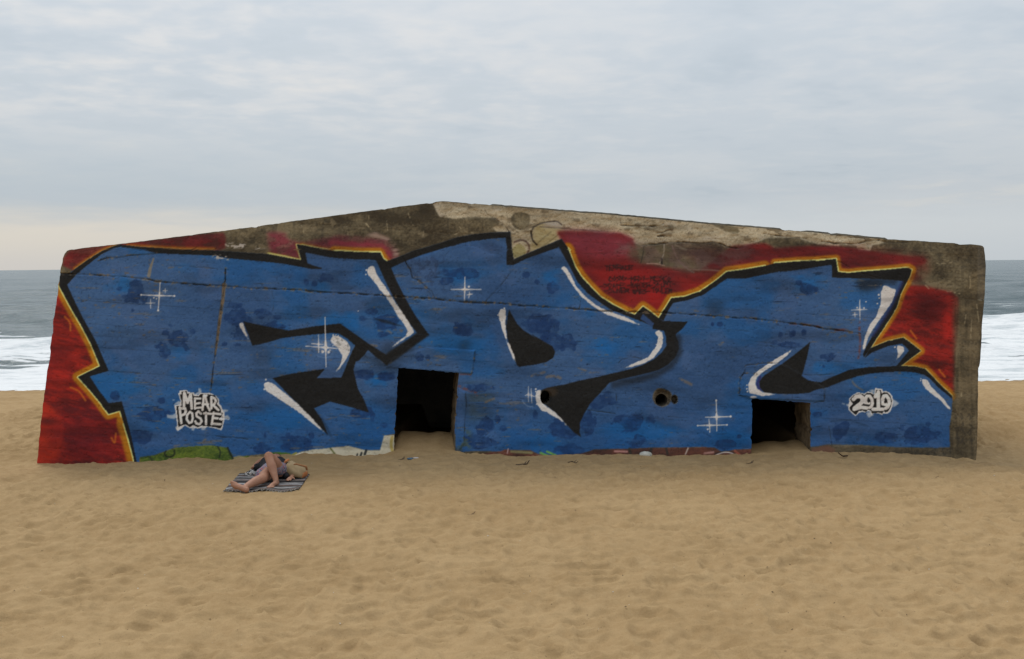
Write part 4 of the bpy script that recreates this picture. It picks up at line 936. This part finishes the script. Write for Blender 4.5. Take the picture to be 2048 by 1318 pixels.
m_sand, t_, b_ = mat('sand', (.3, .2, .1), .95, .1)
v_ = objc(t_)
s1 = noise_n(t_, v_, .45, 4, .6); s2 = noise_n(t_, v_, 5.5, 5, .65); s3 = noise_n(t_, v_, 90, 2, .6); s4 = noise_n(t_, v_, 34, 2, .5)
K_S = 1.0
SA, SB = (.318, .210, .101), (.392, .268, .137)
sc = mix_n(t_, smooth_n(t_, math_n(t_, 'ADD', math_n(t_, 'MULTIPLY', s1, .5), math_n(t_, 'MULTIPLY', s2, .5)), .36, .64), SA, SB)
sc = mix_n(t_, math_n(t_, 'MULTIPLY', smooth_n(t_, s3, .5, .75), .35), sc, (.21, .135, .07))
sc = mix_n(t_, math_n(t_, 'MULTIPLY', smooth_n(t_, s3, .42, .25), .25), sc, (.46, .36, .22))
sc = mix_n(t_, math_n(t_, 'MULTIPLY', smooth_n(t_, s4, .735, .77), .75), sc, (.06, .045, .03))
# damp strip by the water
sx = nn(t_, 'ShaderNodeSeparateXYZ'); t_.links.new(v_, sx.inputs[0])
sc = mix_n(t_, math_n(t_, 'MULTIPLY', smooth_n(t_, math_n(t_, 'ADD', sx.outputs[2], math_n(t_, 'MULTIPLY', s2, .06)), -.80, -.95), .55), sc, (.12, .085, .05))
t_.links.new(sc, b_.inputs['Base Color'])
bump(t_, b_, math_n(t_, 'ADD', math_n(t_, 'MULTIPLY', noise_n(t_, v_, 28, 4, .6), .75), math_n(t_, 'MULTIPLY', s3, .25)), .5, .02)
link('sand', me, m_sand, None, 'trodden yellow beach sand', None, None, 'structure')

# ---------------------------------------------------------------- sea
xs = axis([(-6000, -300, 1200, 60), (-300, -60, 30, 1.2), (-60, 60, .36, .36), (60, 300, 1.2, 30), (300, 6000, 60, 1200)])
ys = axis([(30, 60, .18, .25), (60, 130, .3, .9), (130, 420, 1.2, 8), (420, 2000, 12, 120), (2000, 14000, 200, 2500)])
WX, WY = np.meshgrid(xs, ys)
wob = 5*(fbm(WX/22, WY*0+3, 3, 601)-.5)
fade = sstep(1500, 200, WY)
z = np.zeros_like(WX)
for L, A, th, sd in ((26, .34, .08, 1), (15, .22, -.2, 2), (8.5, .15, .3, 3), (4.6, .09, -.1, 4), (2.3, .05, .25, 5)):
    k = 2*np.pi/L; ph = k*(WY*math.cos(th)+WX*math.sin(th)) + 5*fbm(WX/(L*2.5), WY/(L*2.5), 2, 610+sd)
    z += A*(1-np.abs(np.sin(ph/2)))*2*(.45+.9*fbm(WX/(L*1.6), WY/(L*2), 2, 620+sd)) - A
z += .22*(fbm(WX/1.6, WY/1.0, 4, 640)-.5)
z *= fade*(.25+.75*sstep(40, 75, WY))
# the breaking wave and the runs of white water in front of it
yb = 60 + 3.5*np.tanh(WX/10.) + wob
brk = np.exp(-((WY-yb)/1.5)**2)*(WY < yb) + np.exp(-((WY-yb)/3.4)**2)*(WY >= yb)
crestn = .5+.9*fbm(WX/7, WY*0+1, 3, 651)
z += .95*brk*crestn*(.55+.45*sstep(-18, 14, WX))
yb2 = 47 + 4*(fbm(WX/14, WY*0+8, 3, 655)-.5)
z += .40*np.exp(-((WY-yb2)/1.1)**2)*(.4+fbm(WX/5, WY*0, 3, 657))
z += .26*(fbm(WX/1.1, WY/.7, 4, 661)-.5)*sstep(yb+2, yb-3, WY)*sstep(34, 42, WY)
yb3 = 90 + 8*(fbm(WX/30, WY*0+4, 3, 665)-.5)
z += .35*np.exp(-((WY-yb3)/3.5)**2)*fbm(WX/12, WY*0+2, 2, 667)
foam = sstep(yb+.8, yb-.6, WY)*(.90+.30*(fbm(WX/1.8, WY/1.0, 4, 671)-.5)*2)
foam *= 1-.75*sstep(.54, .66, fbm(WX/4.5, WY/2.2, 4, 675))*sstep(yb-3, yb-7, WY)
foam = np.maximum(foam, .85*sstep(.60, .72, fbm(WX/6, WY/1.2, 4, 681))*sstep(yb+16, yb+1, WY)*sstep(8, -14, WX))
foam = np.maximum(foam, .5*sstep(.70, .78, fbm(WX/9, WY/1.8, 4, 685))*sstep(180, 80, WY))
foam = np.maximum(foam, .95*sstep(43, 38, WY))
foam = np.clip(foam, 0, 1)
me = mesh_np('sea', np.stack([WX, WY, SEA_Z+z+.06*sstep(45, 36, WY)], -1).reshape(-1, 3), grid_faces(len(xs), len(ys)))
ca = me.attributes.new('foam', 'FLOAT', 'POINT'); ca.data.foreach_set('value', foam.astype(np.float32).ravel())
m_sea, t_, b_ = mat('sea_water', (.05, .085, .09), .22, .5)
b_.inputs['IOR'].default_value = 1.33
v_ = objc(t_); at_ = t_.nodes.new('ShaderNodeAttribute'); at_.attribute_name = 'foam'
mpf = nn(t_, 'ShaderNodeMapping'); mpf.inputs['Scale'].default_value = (.4, 1.0, 1.6); t_.links.new(v_, mpf.inputs[0])
fn = noise_n(t_, v_, 2.2, 5, .65)
fm = math_n(t_, 'MULTIPLY', smooth_n(t_, math_n(t_, 'ADD', at_.outputs['Fac'], math_n(t_, 'MULTIPLY', math_n(t_, 'SUBTRACT', fn, .5), .7)), .32, .66), 1.0)
t_.links.new(mix_n(t_, fm, (.055, .088, .096), ramp_n(t_, noise_n(t_, mpf.outputs[0], 1.0, 6, .68), [(.28, (.40, .45, .47)), (.50, (.74, .752, .755))])), b_.inputs['Base Color'])
t_.links.new(ramp_n(t_, fm, [(0, .25), (1, .9)]), b_.inputs['Roughness'])
mp = nn(t_, 'ShaderNodeMapping'); mp.inputs['Scale'].default_value = (.5, 1.2, 1); t_.links.new(v_, mp.inputs[0])
bump(t_, b_, math_n(t_, 'ADD', noise_n(t_, mp.outputs[0], 1.1, 6, .62), math_n(t_, 'MULTIPLY', noise_n(t_, mp.outputs[0], .16, 3, .5), 2.0)), .9, .35)
link('sea', me, m_sea, None, 'grey green sea with white breakers', None, None, 'structure')
# ---------------------------------------------------------------- person, towel, bag
def capsule_mesh(chains, ns=14):
    """chains: list of [(x,y,z,r[,ry]) ...]; each is a tapered tube with rounded ends"""
    V = []; F = []
    for ch in chains:
        ch = [np.array(c, float) for c in ch]
        P = [c[:3] for c in ch]; Rr = [c[3] for c in ch]
        # rounded ends
        def capp(p, q, r):
            d = (p-q)/max(1e-6, np.linalg.norm(p-q)); return [(p+d*r*math.sin(a), r*math.cos(a)) for a in (.45, .9, 1.3)]
        L = [(p, r) for p, r in capp(P[0], P[1], Rr[0])][::-1] + list(zip(P, Rr)) + capp(P[-1], P[-2], Rr[-1])
        base = len(V); prev = None
        for i, (p, r) in enumerate(L):
            a = L[max(0, i-1)][0]; b = L[min(len(L)-1, i+1)][0]; d = b-a; d = d/max(1e-6, np.linalg.norm(d))
            if prev is None: u = np.cross(d, [0.31, .2, .93]); u /= np.linalg.norm(u)
            else: u = prev - d*(prev@d); u /= max(1e-6, np.linalg.norm(u))
            prev = u; w = np.cross(d, u)
            for k in range(ns):
                t = 2*np.pi*k/ns; V.append(p + r*(math.cos(t)*u+math.sin(t)*w))
        for i in range(len(L)-1):
            for k in range(ns):
                F.append([base+i*ns+k, base+i*ns+(k+1) % ns, base+(i+1)*ns+(k+1) % ns, base+(i+1)*ns+k])
        F.append([base+k for k in range(ns)][::-1]); F.append([base+(len(L)-1)*ns+k for k in range(ns)])
    return V, F
def soft(name, chains, m, parent, voxel=.012, label=None, smooth_it=4):
    V, F = capsule_mesh(chains)
    me = bpy.data.meshes.new(name); me.from_pydata([tuple(v) for v in V], [], F)
    o = link(name, me, m, parent, label)
    r = o.modifiers.new('merge', 'REMESH'); r.mode = 'VOXEL'; r.voxel_size = voxel; r.use_smooth_shade = True
    s = o.modifiers.new('soften', 'SMOOTH'); s.factor = .5; s.iterations = smooth_it
    return o
m_skin, t_, b_ = mat('skin', lin(205,150,122,1.0), .55, .35)
v_ = objc(t_)
t_.links.new(ramp_n(t_, noise_n(t_, v_, 9, 4, .6), [(.3, (.33, .160, .098)), (.7, (.41, .215, .14))]), b_.inputs['Base Color'])
b_.inputs['Subsurface Weight'].default_value = .08; b_.inputs['Subsurface Radius'].default_value = (.02, .008, .004)
m_black = varied('black_cotton', (.012, .012, .014), (.03, .03, .033), 20, .9, .4, .004)
m_hair = varied('brown_hair', (.03, .018, .01), (.07, .042, .024), 30, .7, .5, .004)
m_short, t_, b_ = mat('patterned_cotton', (.4, .4, .4), .9)
v_ = objc(t_)
sn = noise_n(t_, v_, 26, 2, .5, 1.2)
t_.links.new(ramp_n(t_, sn, [(.36, (.03, .04, .10)), (.42, (.25, .24, .28)), (.56, (.25, .24, .28)), (.60, (.34, .07, .08)), (.70, (.14, .18, .36))], 'CONSTANT'), b_.inputs['Base Color'])

TZ = .02
pr = root('person', (-3.46, 14.65, TZ), 'person lying on a striped towel with one knee raised, black top and patterned shorts', 'person')
hipL = (-3.60, 14.66, .135); hipR = (-3.465, 14.64, .135)
kL = (-3.60, 14.20, .115); aL = (-3.765, 13.86, .065)
hlL = (-3.725, 13.80, .045)
kR = (-3.545, 14.36, .410); aR = (-3.415, 14.215, .085)
sh = (-3.27, 15.16, .13)
body = [[(*hipL, .100), (-3.60, 14.42, .130, .100), (*kL, .070), (-3.665, 14.06, .105, .066), (*aL, .041)],
        [(*hipR, .100), (-3.50, 14.48, .285, .092), (*kR, .066), (-3.49, 14.31, .27, .067), (-3.435, 14.24, .14, .046), (*aR, .040)],
        # splayed foot, sole to the viewer
        [(*aL, .040), (*hlL, .042)], [(*hlL, .041), (-3.80, 13.81, .075, .040), (-3.875, 13.83, .100, .040), (-3.905, 13.84, .110, .034)],
        [(-3.875, 13.83, .130, .022), (-3.945, 13.845, .155, .014)], [(-3.885, 13.83, .110, .018), (-3.95, 13.845, .128, .011)], [(-3.885, 13.83, .09, .017), (-3.942, 13.845, .103, .010)], [(-3.88, 13.83, .075, .016), (-3.93, 13.845, .081, .010)], [(-3.87, 13.83, .058, .015), (-3.912, 13.845, .060, .009)],
        # planted foot
        [(*aR, .036), (-3.405, 14.235, .045, .036)], [(-3.405, 14.235, .045, .034), (-3.43, 14.14, .045, .036), (-3.445, 14.07, .036, .034), (-3.45, 14.04, .034, .028)],
        [(-3.478, 14.05, .034, .017), (-3.488, 14.005, .030, .013)], [(-3.455, 14.045, .032, .014), (-3.46, 14.0, .028, .010)], [(-3.438, 14.045, .032, .013), (-3.44, 14.003, .028, .010)], [(-3.422, 14.05, .031, .013), (-3.422, 14.012, .027, .009)], [(-3.408, 14.06, .030, .012), (-3.406, 14.026, .026, .009)],
        # trunk, neck, head
        [(-3.610, 14.68, .14, .10), (-3.660, 14.85, .135, .105), (-3.740, 15.10, .14, .105)], [(-3.470, 14.66, .14, .10), (-3.520, 14.83, .135, .105), (-3.580, 15.08, .14, .105)],
        [(-3.670, 15.15, .15, .06), (-3.680, 15.27, .15, .052)], [(-3.685, 15.32, .155, .078), (-3.695, 15.42, .155, .085)], [(-3.685, 15.345, .225, .02), (-3.685, 15.36, .24, .014)],
        # arm at the side with an open hand on the towel
        [(-3.470, 15.10, .12, .052), (-3.330, 14.84, .075, .042), (-3.265, 14.62, .062, .034), (-3.270, 14.55, .05, .028)],
        [(-3.270, 14.55, .05, .026), (-3.285, 14.49, .048, .028)], [(-3.265, 14.505, .048, .016), (-3.250, 14.45, .043, .010), (-3.252, 14.42, .036, .009)], [(-3.278, 14.49, .048, .014), (-3.278, 14.425, .046, .010), (-3.280, 14.395, .036, .009)],
        [(-3.293, 14.49, .048, .014), (-3.300, 14.43, .046, .010), (-3.304, 14.40, .036, .009)], [(-3.306, 14.50, .047, .013), (-3.320, 14.45, .043, .009), (-3.326, 14.425, .035, .008)], [(-3.250, 14.55, .05, .015), (-3.220, 14.515, .044, .011), (-3.212, 14.49, .038, .010)],
        # the other arm folded up beside the head
        [(-3.820, 15.12, .12, .050), (-3.940, 14.98, .10, .042), (-3.910, 15.20, .155, .034), (-3.820, 15.33, .20, .027)], [(-3.820, 15.33, .20, .026), (-3.780, 15.37, .215, .022)],
        [(-3.780, 15.37, .215, .012), (-3.740, 15.40, .235, .008)], [(-3.782, 15.38, .205, .011), (-3.745, 15.42, .215, .008)], [(-3.790, 15.385, .195, .011), (-3.755, 15.43, .20, .008)], [(-3.800, 15.385, .188, .010), (-3.775, 15.43, .185, .007)], [(-3.810, 15.345, .225, .010), (-3.780, 15.33, .25, .008)]]
soft('body', body, m_skin, pr, .010, None, 3)
soft('shorts', [[(-3.625, 14.70, .14, .112), (-3.635, 14.50, .132, .105), (-3.655, 14.40, .13, .100)], [(-3.445, 14.68, .14, .112), (-3.490, 14.545, .20, .104), (-3.510, 14.50, .255, .096)], [(-3.540, 14.70, .14, .112), (-3.540, 14.62, .14, .108)]], m_short, pr, .012, 'white, blue and red patterned shorts')
soft('top', [[(-3.640, 14.74, .14, .116), (-3.690, 14.92, .14, .130), (-3.750, 15.11, .14, .122)], [(-3.460, 14.72, .14, .118), (-3.520, 14.88, .14, .130), (-3.580, 15.10, .14, .120)],
             [(-3.500, 15.10, .12, .072), (-3.365, 14.85, .085, .066), (-3.320, 14.70, .075, .060)], [(-3.810, 15.12, .12, .066), (-3.900, 15.03, .105, .058)], [(-3.410, 14.72, .10, .08), (-3.350, 14.60, .06, .045)]], m_black, pr, .012, 'loose black top')
soft('hair', [[(-3.690, 15.36, .14, .085), (-3.700, 15.46, .15, .088)], [(-3.710, 15.44, .09, .07), (-3.710, 15.50, .07, .06)]], m_hair, pr, .012)

pr.location = (pr.location[0]+.045, pr.location[1]-.20, pr.location[2])
# towel
c4 = [ground(446, 985.5), ground(597, 982), ground(619, 950), ground(480, 948)]
n1_, n2_ = 60, 60; uu, vv = np.meshgrid(np.linspace(0, 1, n1_), np.linspace(0, 1, n2_))
TP = sum(w[..., None]*c[None, None] for w, c in zip(((1-uu)*(1-vv), uu*(1-vv), uu*vv, (1-uu)*vv), c4))
TP[..., 1] += .02*np.sin(uu*13+.6)*(1-vv)**3
TP[..., 2] = sand_z(TP[..., 0], TP[..., 1]) ; TP[..., 2] = np.maximum(TP[..., 2], np.mean(TP[..., 2])-.01) + .012 + .012*(fbm(uu*6, vv*5, 3, 701)) + .02*np.sin(uu*15)*(np.abs(vv-.05) < .06)*.5
tb = TP.copy(); tb[..., 2] -= .014
V = np.vstack([TP.reshape(-1, 3), tb.reshape(-1, 3)]); F1 = grid_faces(n1_, n2_); F2 = F1[:, ::-1]+n1_*n2_
idx = np.arange(n1_*n2_).reshape(n2_, n1_); loop = np.concatenate([idx[0, :-1], idx[:-1, -1], idx[-1, :0:-1], idx[:0:-1, 0]]); l2 = np.roll(loop, -1)
F3 = np.stack([loop, loop+n1_*n2_, l2+n1_*n2_, l2], 1)
me = mesh_np('towel', V, np.vstack([F1, F2, F3]))
ua = me.attributes.new('weave', 'FLOAT_VECTOR', 'POINT')
uvw = np.stack([uu, vv, vv*0], -1).reshape(-1, 3); ua.data.foreach_set('vector', np.vstack([uvw, uvw]).astype(np.float32).ravel())
m_tow, t_, b_ = mat('striped_cotton', (.3, .3, .3), .95)
at_ = t_.nodes.new('ShaderNodeAttribute'); at_.attribute_name = 'weave'
sp = nn(t_, 'ShaderNodeSeparateXYZ'); t_.links.new(at_.outputs['Vector'], sp.inputs[0])
G_, Dk, W_, Br = (.13, .12, .11), (.03, .027, .028), (.33, .32, .32), (.14, .085, .07)
st = []; seq = [G_, Br, G_, Dk, G_, W_, G_, Dk, Br, G_, W_, Dk, W_, W_, G_, Dk, Dk, G_, Br, W_, Dk, G_, Dk, W_, G_, Br, Dk, W_, G_, Dk]
rs = random.Random(4); p_ = 0.
for c in seq:
    st.append((p_, c)); p_ += .022+.022*rs.random()
    if p_ > .97: break
t_.links.new(ramp_n(t_, sp.outputs[1], st[:31], 'CONSTANT'), b_.inputs['Base Color'])
bump(t_, b_, noise_n(t_, objc(t_), 160, 2, .5), .5, .006)
tw = link('towel', me, m_tow, None, 'striped grey, white and brown beach towel under the lying person', 'towel')
# fringe tassels on the near and far ends
m_frg = varied('fringe_cotton', (.26, .24, .21), (.36, .34, .30), 40, .95, 0)
fr = []
rf = random.Random(9)
for k in range(26):
    u = (k+.5)/26; a = TP[0, int(u*(n1_-1))]
    fr.append([(a[0], a[1], a[2], .004), (a[0]+rf.uniform(-.02, .02), a[1]-.03, a[2]-.004, .004), (a[0]+rf.uniform(-.03, .03), a[1]-.055, a[2]-.012, .003)])
V, F = capsule_mesh(fr, 5); me = bpy.data.meshes.new('fringe'); me.from_pydata([tuple(v) for v in V], [], F); link('fringe', me, m_frg, tw)

# straw beach bag lying on its side by the towel's far corner
m_straw, t_, b_ = mat('straw_canvas', (.4, .3, .18), .9)
v_ = objc(t_); wv = nn(t_, 'ShaderNodeTexWave'); wv.inputs['Scale'].default_value = 40; wv.inputs['Distortion'].default_value = 1.5; t_.links.new(v_, wv.inputs[0])
t_.links.new(ramp_n(t_, noise_n(t_, v_, 8, 4, .6), [(.3, (.30, .215, .115)), (.7, (.41, .305, .18))]), b_.inputs['Base Color']); bump(t_, b_, wv.outputs[0], .3, .006)
m_orange = varied('orange_lining', (.42, .16, .06), (.50, .21, .09), 14, .85, .2)
m_leather = varied('brown_leather_strap', (.26, .12, .05), (.36, .18, .08), 18, .6, .3)
bgc = ground(606, 957)
bag = root('beach_bag', (float(bgc[0]), float(bgc[1]), 0.02), 'slumped beige beach bag with orange lining beside the lying person', 'bag')
A0 = np.array(at(610, 949, 14.48)); A1 = np.array(at(577, 937, 14.56))
def loft(A, B, secs, ns=22, open_end=False):
    d = (B-A); L = np.linalg.norm(d); d = d/L; w = np.array([0, 1., .15]); w = w-d*(w@d); w /= np.linalg.norm(w); u = np.cross(w, d)
    V = []; F = []
    for s, ru, rw, ou in secs:
        c = A+d*L*s+u*ou
        for k in range(ns):
            t = 2*np.pi*k/ns; e = .75
            V.append(c + u*ru*np.sign(math.cos(t))*abs(math.cos(t))**e + w*rw*np.sign(math.sin(t))*abs(math.sin(t))**e)
    m = len(secs)
    for i in range(m-1):
        for k in range(ns): F.append([i*ns+k, i*ns+(k+1) % ns, (i+1)*ns+(k+1) % ns, (i+1)*ns+k])
    F.append([k for k in range(ns)][::-1])
    if not open_end: F.append([(m-1)*ns+k for k in range(ns)])
    return V, F
def lofted(name, A, B, secs, m, parent, open_end=False, thick=None):
    V, F = loft(A, B, secs, 22, open_end); me = bpy.data.meshes.new(name); me.from_pydata([tuple(v) for v in V], [], F)
    me.polygons.foreach_set('use_smooth', np.ones(len(me.polygons), bool))
    o = link(name, me, m, parent)
    if thick: s = o.modifiers.new('thick', 'SOLIDIFY'); s.thickness = thick
    return o
lofted('bag_body', A0, A1, [(0, .035, .09, -.01), (.06, .050, .11, 0), (.3, .068, .13, .004), (.6, .086, .135, .0), (.85, .100, .13, .004), (1.0, .106, .12, .010)], m_straw, bag, True, .008)
lofted('lining', A0, A1, [(.70, .070, .10, .004), (.93, .090, .106, .010), (.95, .088, .10, .010)], m_orange, bag)
lofted('trim', A0, A1, [(-.02, .030, .070, -.014), (.01, .038, .088, -.008), (.03, .044, .098, -.005)], m_orange, bag)
h0, h1 = np.array(at(588, 929, 14.42)), np.array(at(612, 933, 14.40)); hm = (h0+h1)/2+np.array([0, -.02, .012])
V, F = capsule_mesh([[(*h0, .010), (*(h0*.6+hm*.4+np.array([0, 0, .01])), .013), (*hm, .013), (*h1, .017), (*(h1+np.array([.005, .03, -.05])), .015)]], 10)
me = bpy.data.meshes.new('handle'); me.from_pydata([tuple(v) for v in V], [], F); link('handle', me, m_leather, bag)
A2 = np.array(at(572, 922, 14.5))
V, F = capsule_mesh([[(*(A2+np.array([-.02, 0, -.03])), .016), (*A2, .022), (*(A2+np.array([.03, .02, .015])), .016)]], 10)
me = bpy.data.meshes.new('trim'); me.from_pydata([tuple(v) for v in V], [], F); link('trim', me, m_orange, bag)

# a crumpled cloth beside the hip
m_cl, t_, b_ = mat('black_white_cloth', (.4, .4, .4), .95)
t_.links.new(ramp_n(t_, noise_n(t_, objc(t_), 22, 2, .5, 1.), [(.0, (.03, .03, .03)), (.50, (.38, .37, .36)), (.62, (.30, .2, .14))], 'CONSTANT'), b_.inputs['Base Color'])
g0 = ground(503, 951)
uu, vv = np.meshgrid(np.linspace(-1, 1, 26), np.linspace(-1, 1, 26)); rr = np.hypot(uu, vv)
cz = .025+.075*np.clip(1-rr, 0, 1)*(.5+fbm(uu*2.2+5, vv*2.2, 3, 711)) + .02*fbm(uu*4, vv*4, 2, 715)
me = mesh_np('cloth', np.stack([g0[0]+uu*.10, g0[1]+vv*.10, np.where(rr > .96, .015, cz)], -1).reshape(-1, 3), grid_faces(26, 26))
o_ = link('crumpled_cloth', me, m_cl, None, 'small crumpled black and white cloth on the towel by the hip', 'cloth')

# ---------------------------------------------------------------- litter and driftwood
m_wood = varied('driftwood', (.05, .035, .025), (.12, .085, .06), 25, .9, .5)
def stick(px, py, length, ang, label, r=.012, bend=.2, m=m_wood, name='driftwood_stick', cat='stick'):
    p = on_sand(px, py)
    d = np.array([math.cos(ang), math.sin(ang), 0]); s = np.array([-d[1], d[0], 0])
    ch = []
    for k, t in enumerate(np.linspace(-.5, .5, 6)):
        q = p + d*length*t + s*bend*length*(t*t-.1); q[2] = float(sand_z(np.array([q[0]]), np.array([q[1]]))[0]) + r*.7 + (.03 if k == 5 else 0)
        ch.append((*q, r*(1.0-.5*abs(t)*1.2)))
    V, F = capsule_mesh([ch, [ch[3], (ch[3][0]+d[0]*.05+s[0]*.05, ch[3][1]+d[1]*.05+s[1]*.05, ch[3][2]+.03, r*.4)]], 7)
    me = bpy.data.meshes.new(name); me.from_pydata([tuple(v) for v in V], [], F); return link(name, me, m, None, label, cat, None)
stick(1046, 930, .22, .35, 'dark curved stick on the sand right of the tall doorway', .011, .4)
stick(1146, 925, .16, .1, 'short thin black twig on the sand below the left pipe hole', .008)
stick(803, 893, .11, .5, 'small dark twig in the mouth of the tall doorway', .007)
stick(940, 1023, .13, -.1, 'thin brown twig lying alone on open sand', .004, .2, varied('pale_driftwood', (.12, .08, .05), (.2, .14, .09), 25, .9, .4))
stick(1500, 927, .12, .2, 'short dark twig on the sand left of the low doorway', .007)
stick(1868, 958, .13, .1, 'small dark twig on the sand near the bare corner post', .006)
# curled leaf right of the low doorway
p = on_sand(1686, 916); uu, vv = np.meshgrid(np.linspace(-1, 1, 14), np.linspace(-1, 1, 8))
wid = (1-uu**2)*.04; zz_ = float(sand_z(np.array([p[0]]), np.array([p[1]]))[0])
LV = np.stack([p[0]+uu*.075+.0*vv, p[1]+vv*wid, zz_+.012+.05*np.clip(-uu, 0, 1)+.02*np.abs(vv)+.01*uu*uu], -1).reshape(-1, 3)
o_ = link('dry_leaf', mesh_np('dry_leaf', LV, grid_faces(14, 8)), varied('dead_leaf', (.05, .032, .02), (.10, .06, .035), 20, .9, .4), None, 'curled dark dry leaf on the sand right of the low doorway', 'leaf')
o_.modifiers.new('thick', 'SOLIDIFY').thickness = .003
# pale stone against the wall
def lump(name, px, py, rx, ry, rz, m, label, cat, seed):
    p = on_sand(px, py); zz_ = float(sand_z(np.array([p[0]]), np.array([p[1]]))[0])
    th, ph = np.meshgrid(np.linspace(0, 2*np.pi, 21), np.linspace(0, np.pi, 12))
    n = 1+.5*(fbm(np.cos(th)*1.4+4+seed, np.sin(th)*1.4+ph, 3, 720)-.5)
    V = np.stack([p[0]+rx*np.sin(ph)*np.cos(th)*n, p[1]+ry*np.sin(ph)*np.sin(th)*n, zz_+rz*.35+rz*np.cos(ph)*n], -1).reshape(-1, 3)
    return link(name, mesh_np(name, V, grid_faces(21, 12)), m, None, label, cat)
lump('pale_stone', 1292, 913, .105, .06, .055, varied('pale_stone', (.40, .39, .34), (.56, .54, .48), 9, .9, .4), 'pale flat stone half buried against the foot of the blue wall', 'stone', 1)
lump('plastic_scrap', 831, 893, .05, .03, .010, varied('white_plastic', (.5, .44, .42), (.6, .56, .54), 9, .6, .2), 'crumpled pinkish white plastic scrap in front of the tall doorway', 'litter', 5)
lump('cloth_scrap', 820, 899, .05, .05, .014, varied('blue_cloth', (.05, .10, .16), (.10, .16, .22), 12, .9, .4), 'small blue rag on the sand in front of the tall doorway', 'litter', 9)
# crumbs of shell, charcoal and weed scattered everywhere: nobody could count them
rg = np.random.default_rng(77); n = 800
cy = 8 + 9*rg.random(n)**1.0; cxp = (rg.random(n)-.5)*2*(cy*.53)
cz = sand_z(cxp, cy); ok = cy < D0-.05
V = []; F = []; MI = []
for x, y, z, k in zip(cxp[ok], cy[ok], cz[ok], rg.random(ok.sum())):
    s = .0022+.0045*k**4; b = len(V); a = rg.random()*6.28
    e = 1+2*rg.random()
    dx, dy = math.cos(a)*s*e, math.sin(a)*s*e
    V += [(x-dx, y-dy, z), (x+dy*.5, y-dx*.5, z), (x+dx, y+dy, z), (x-dy*.5, y+dx*.5, z), (x, y, z+s*1.3)]
    F += [(b, b+1, b+4), (b+1, b+2, b+4), (b+2, b+3, b+4), (b+3, b, b+4)]; MI += [0 if rg.random() < .72 else 1]*4
me = bpy.data.meshes.new('beach_crumbs'); me.from_pydata(V, [], F)
me.materials.append(varied('charcoal_crumbs', (.03, .022, .016), (.08, .055, .04), 40, .9, 0)); me.materials.append(varied('shell_crumbs', (.5, .46, .4), (.62, .6, .55), 40, .7, 0))
me.polygons.foreach_set('material_index', np.array(MI, np.int32))
link('beach_crumbs', me, None, None, 'scattered crumbs of shell and charcoal on the sand', None, None, 'stuff')
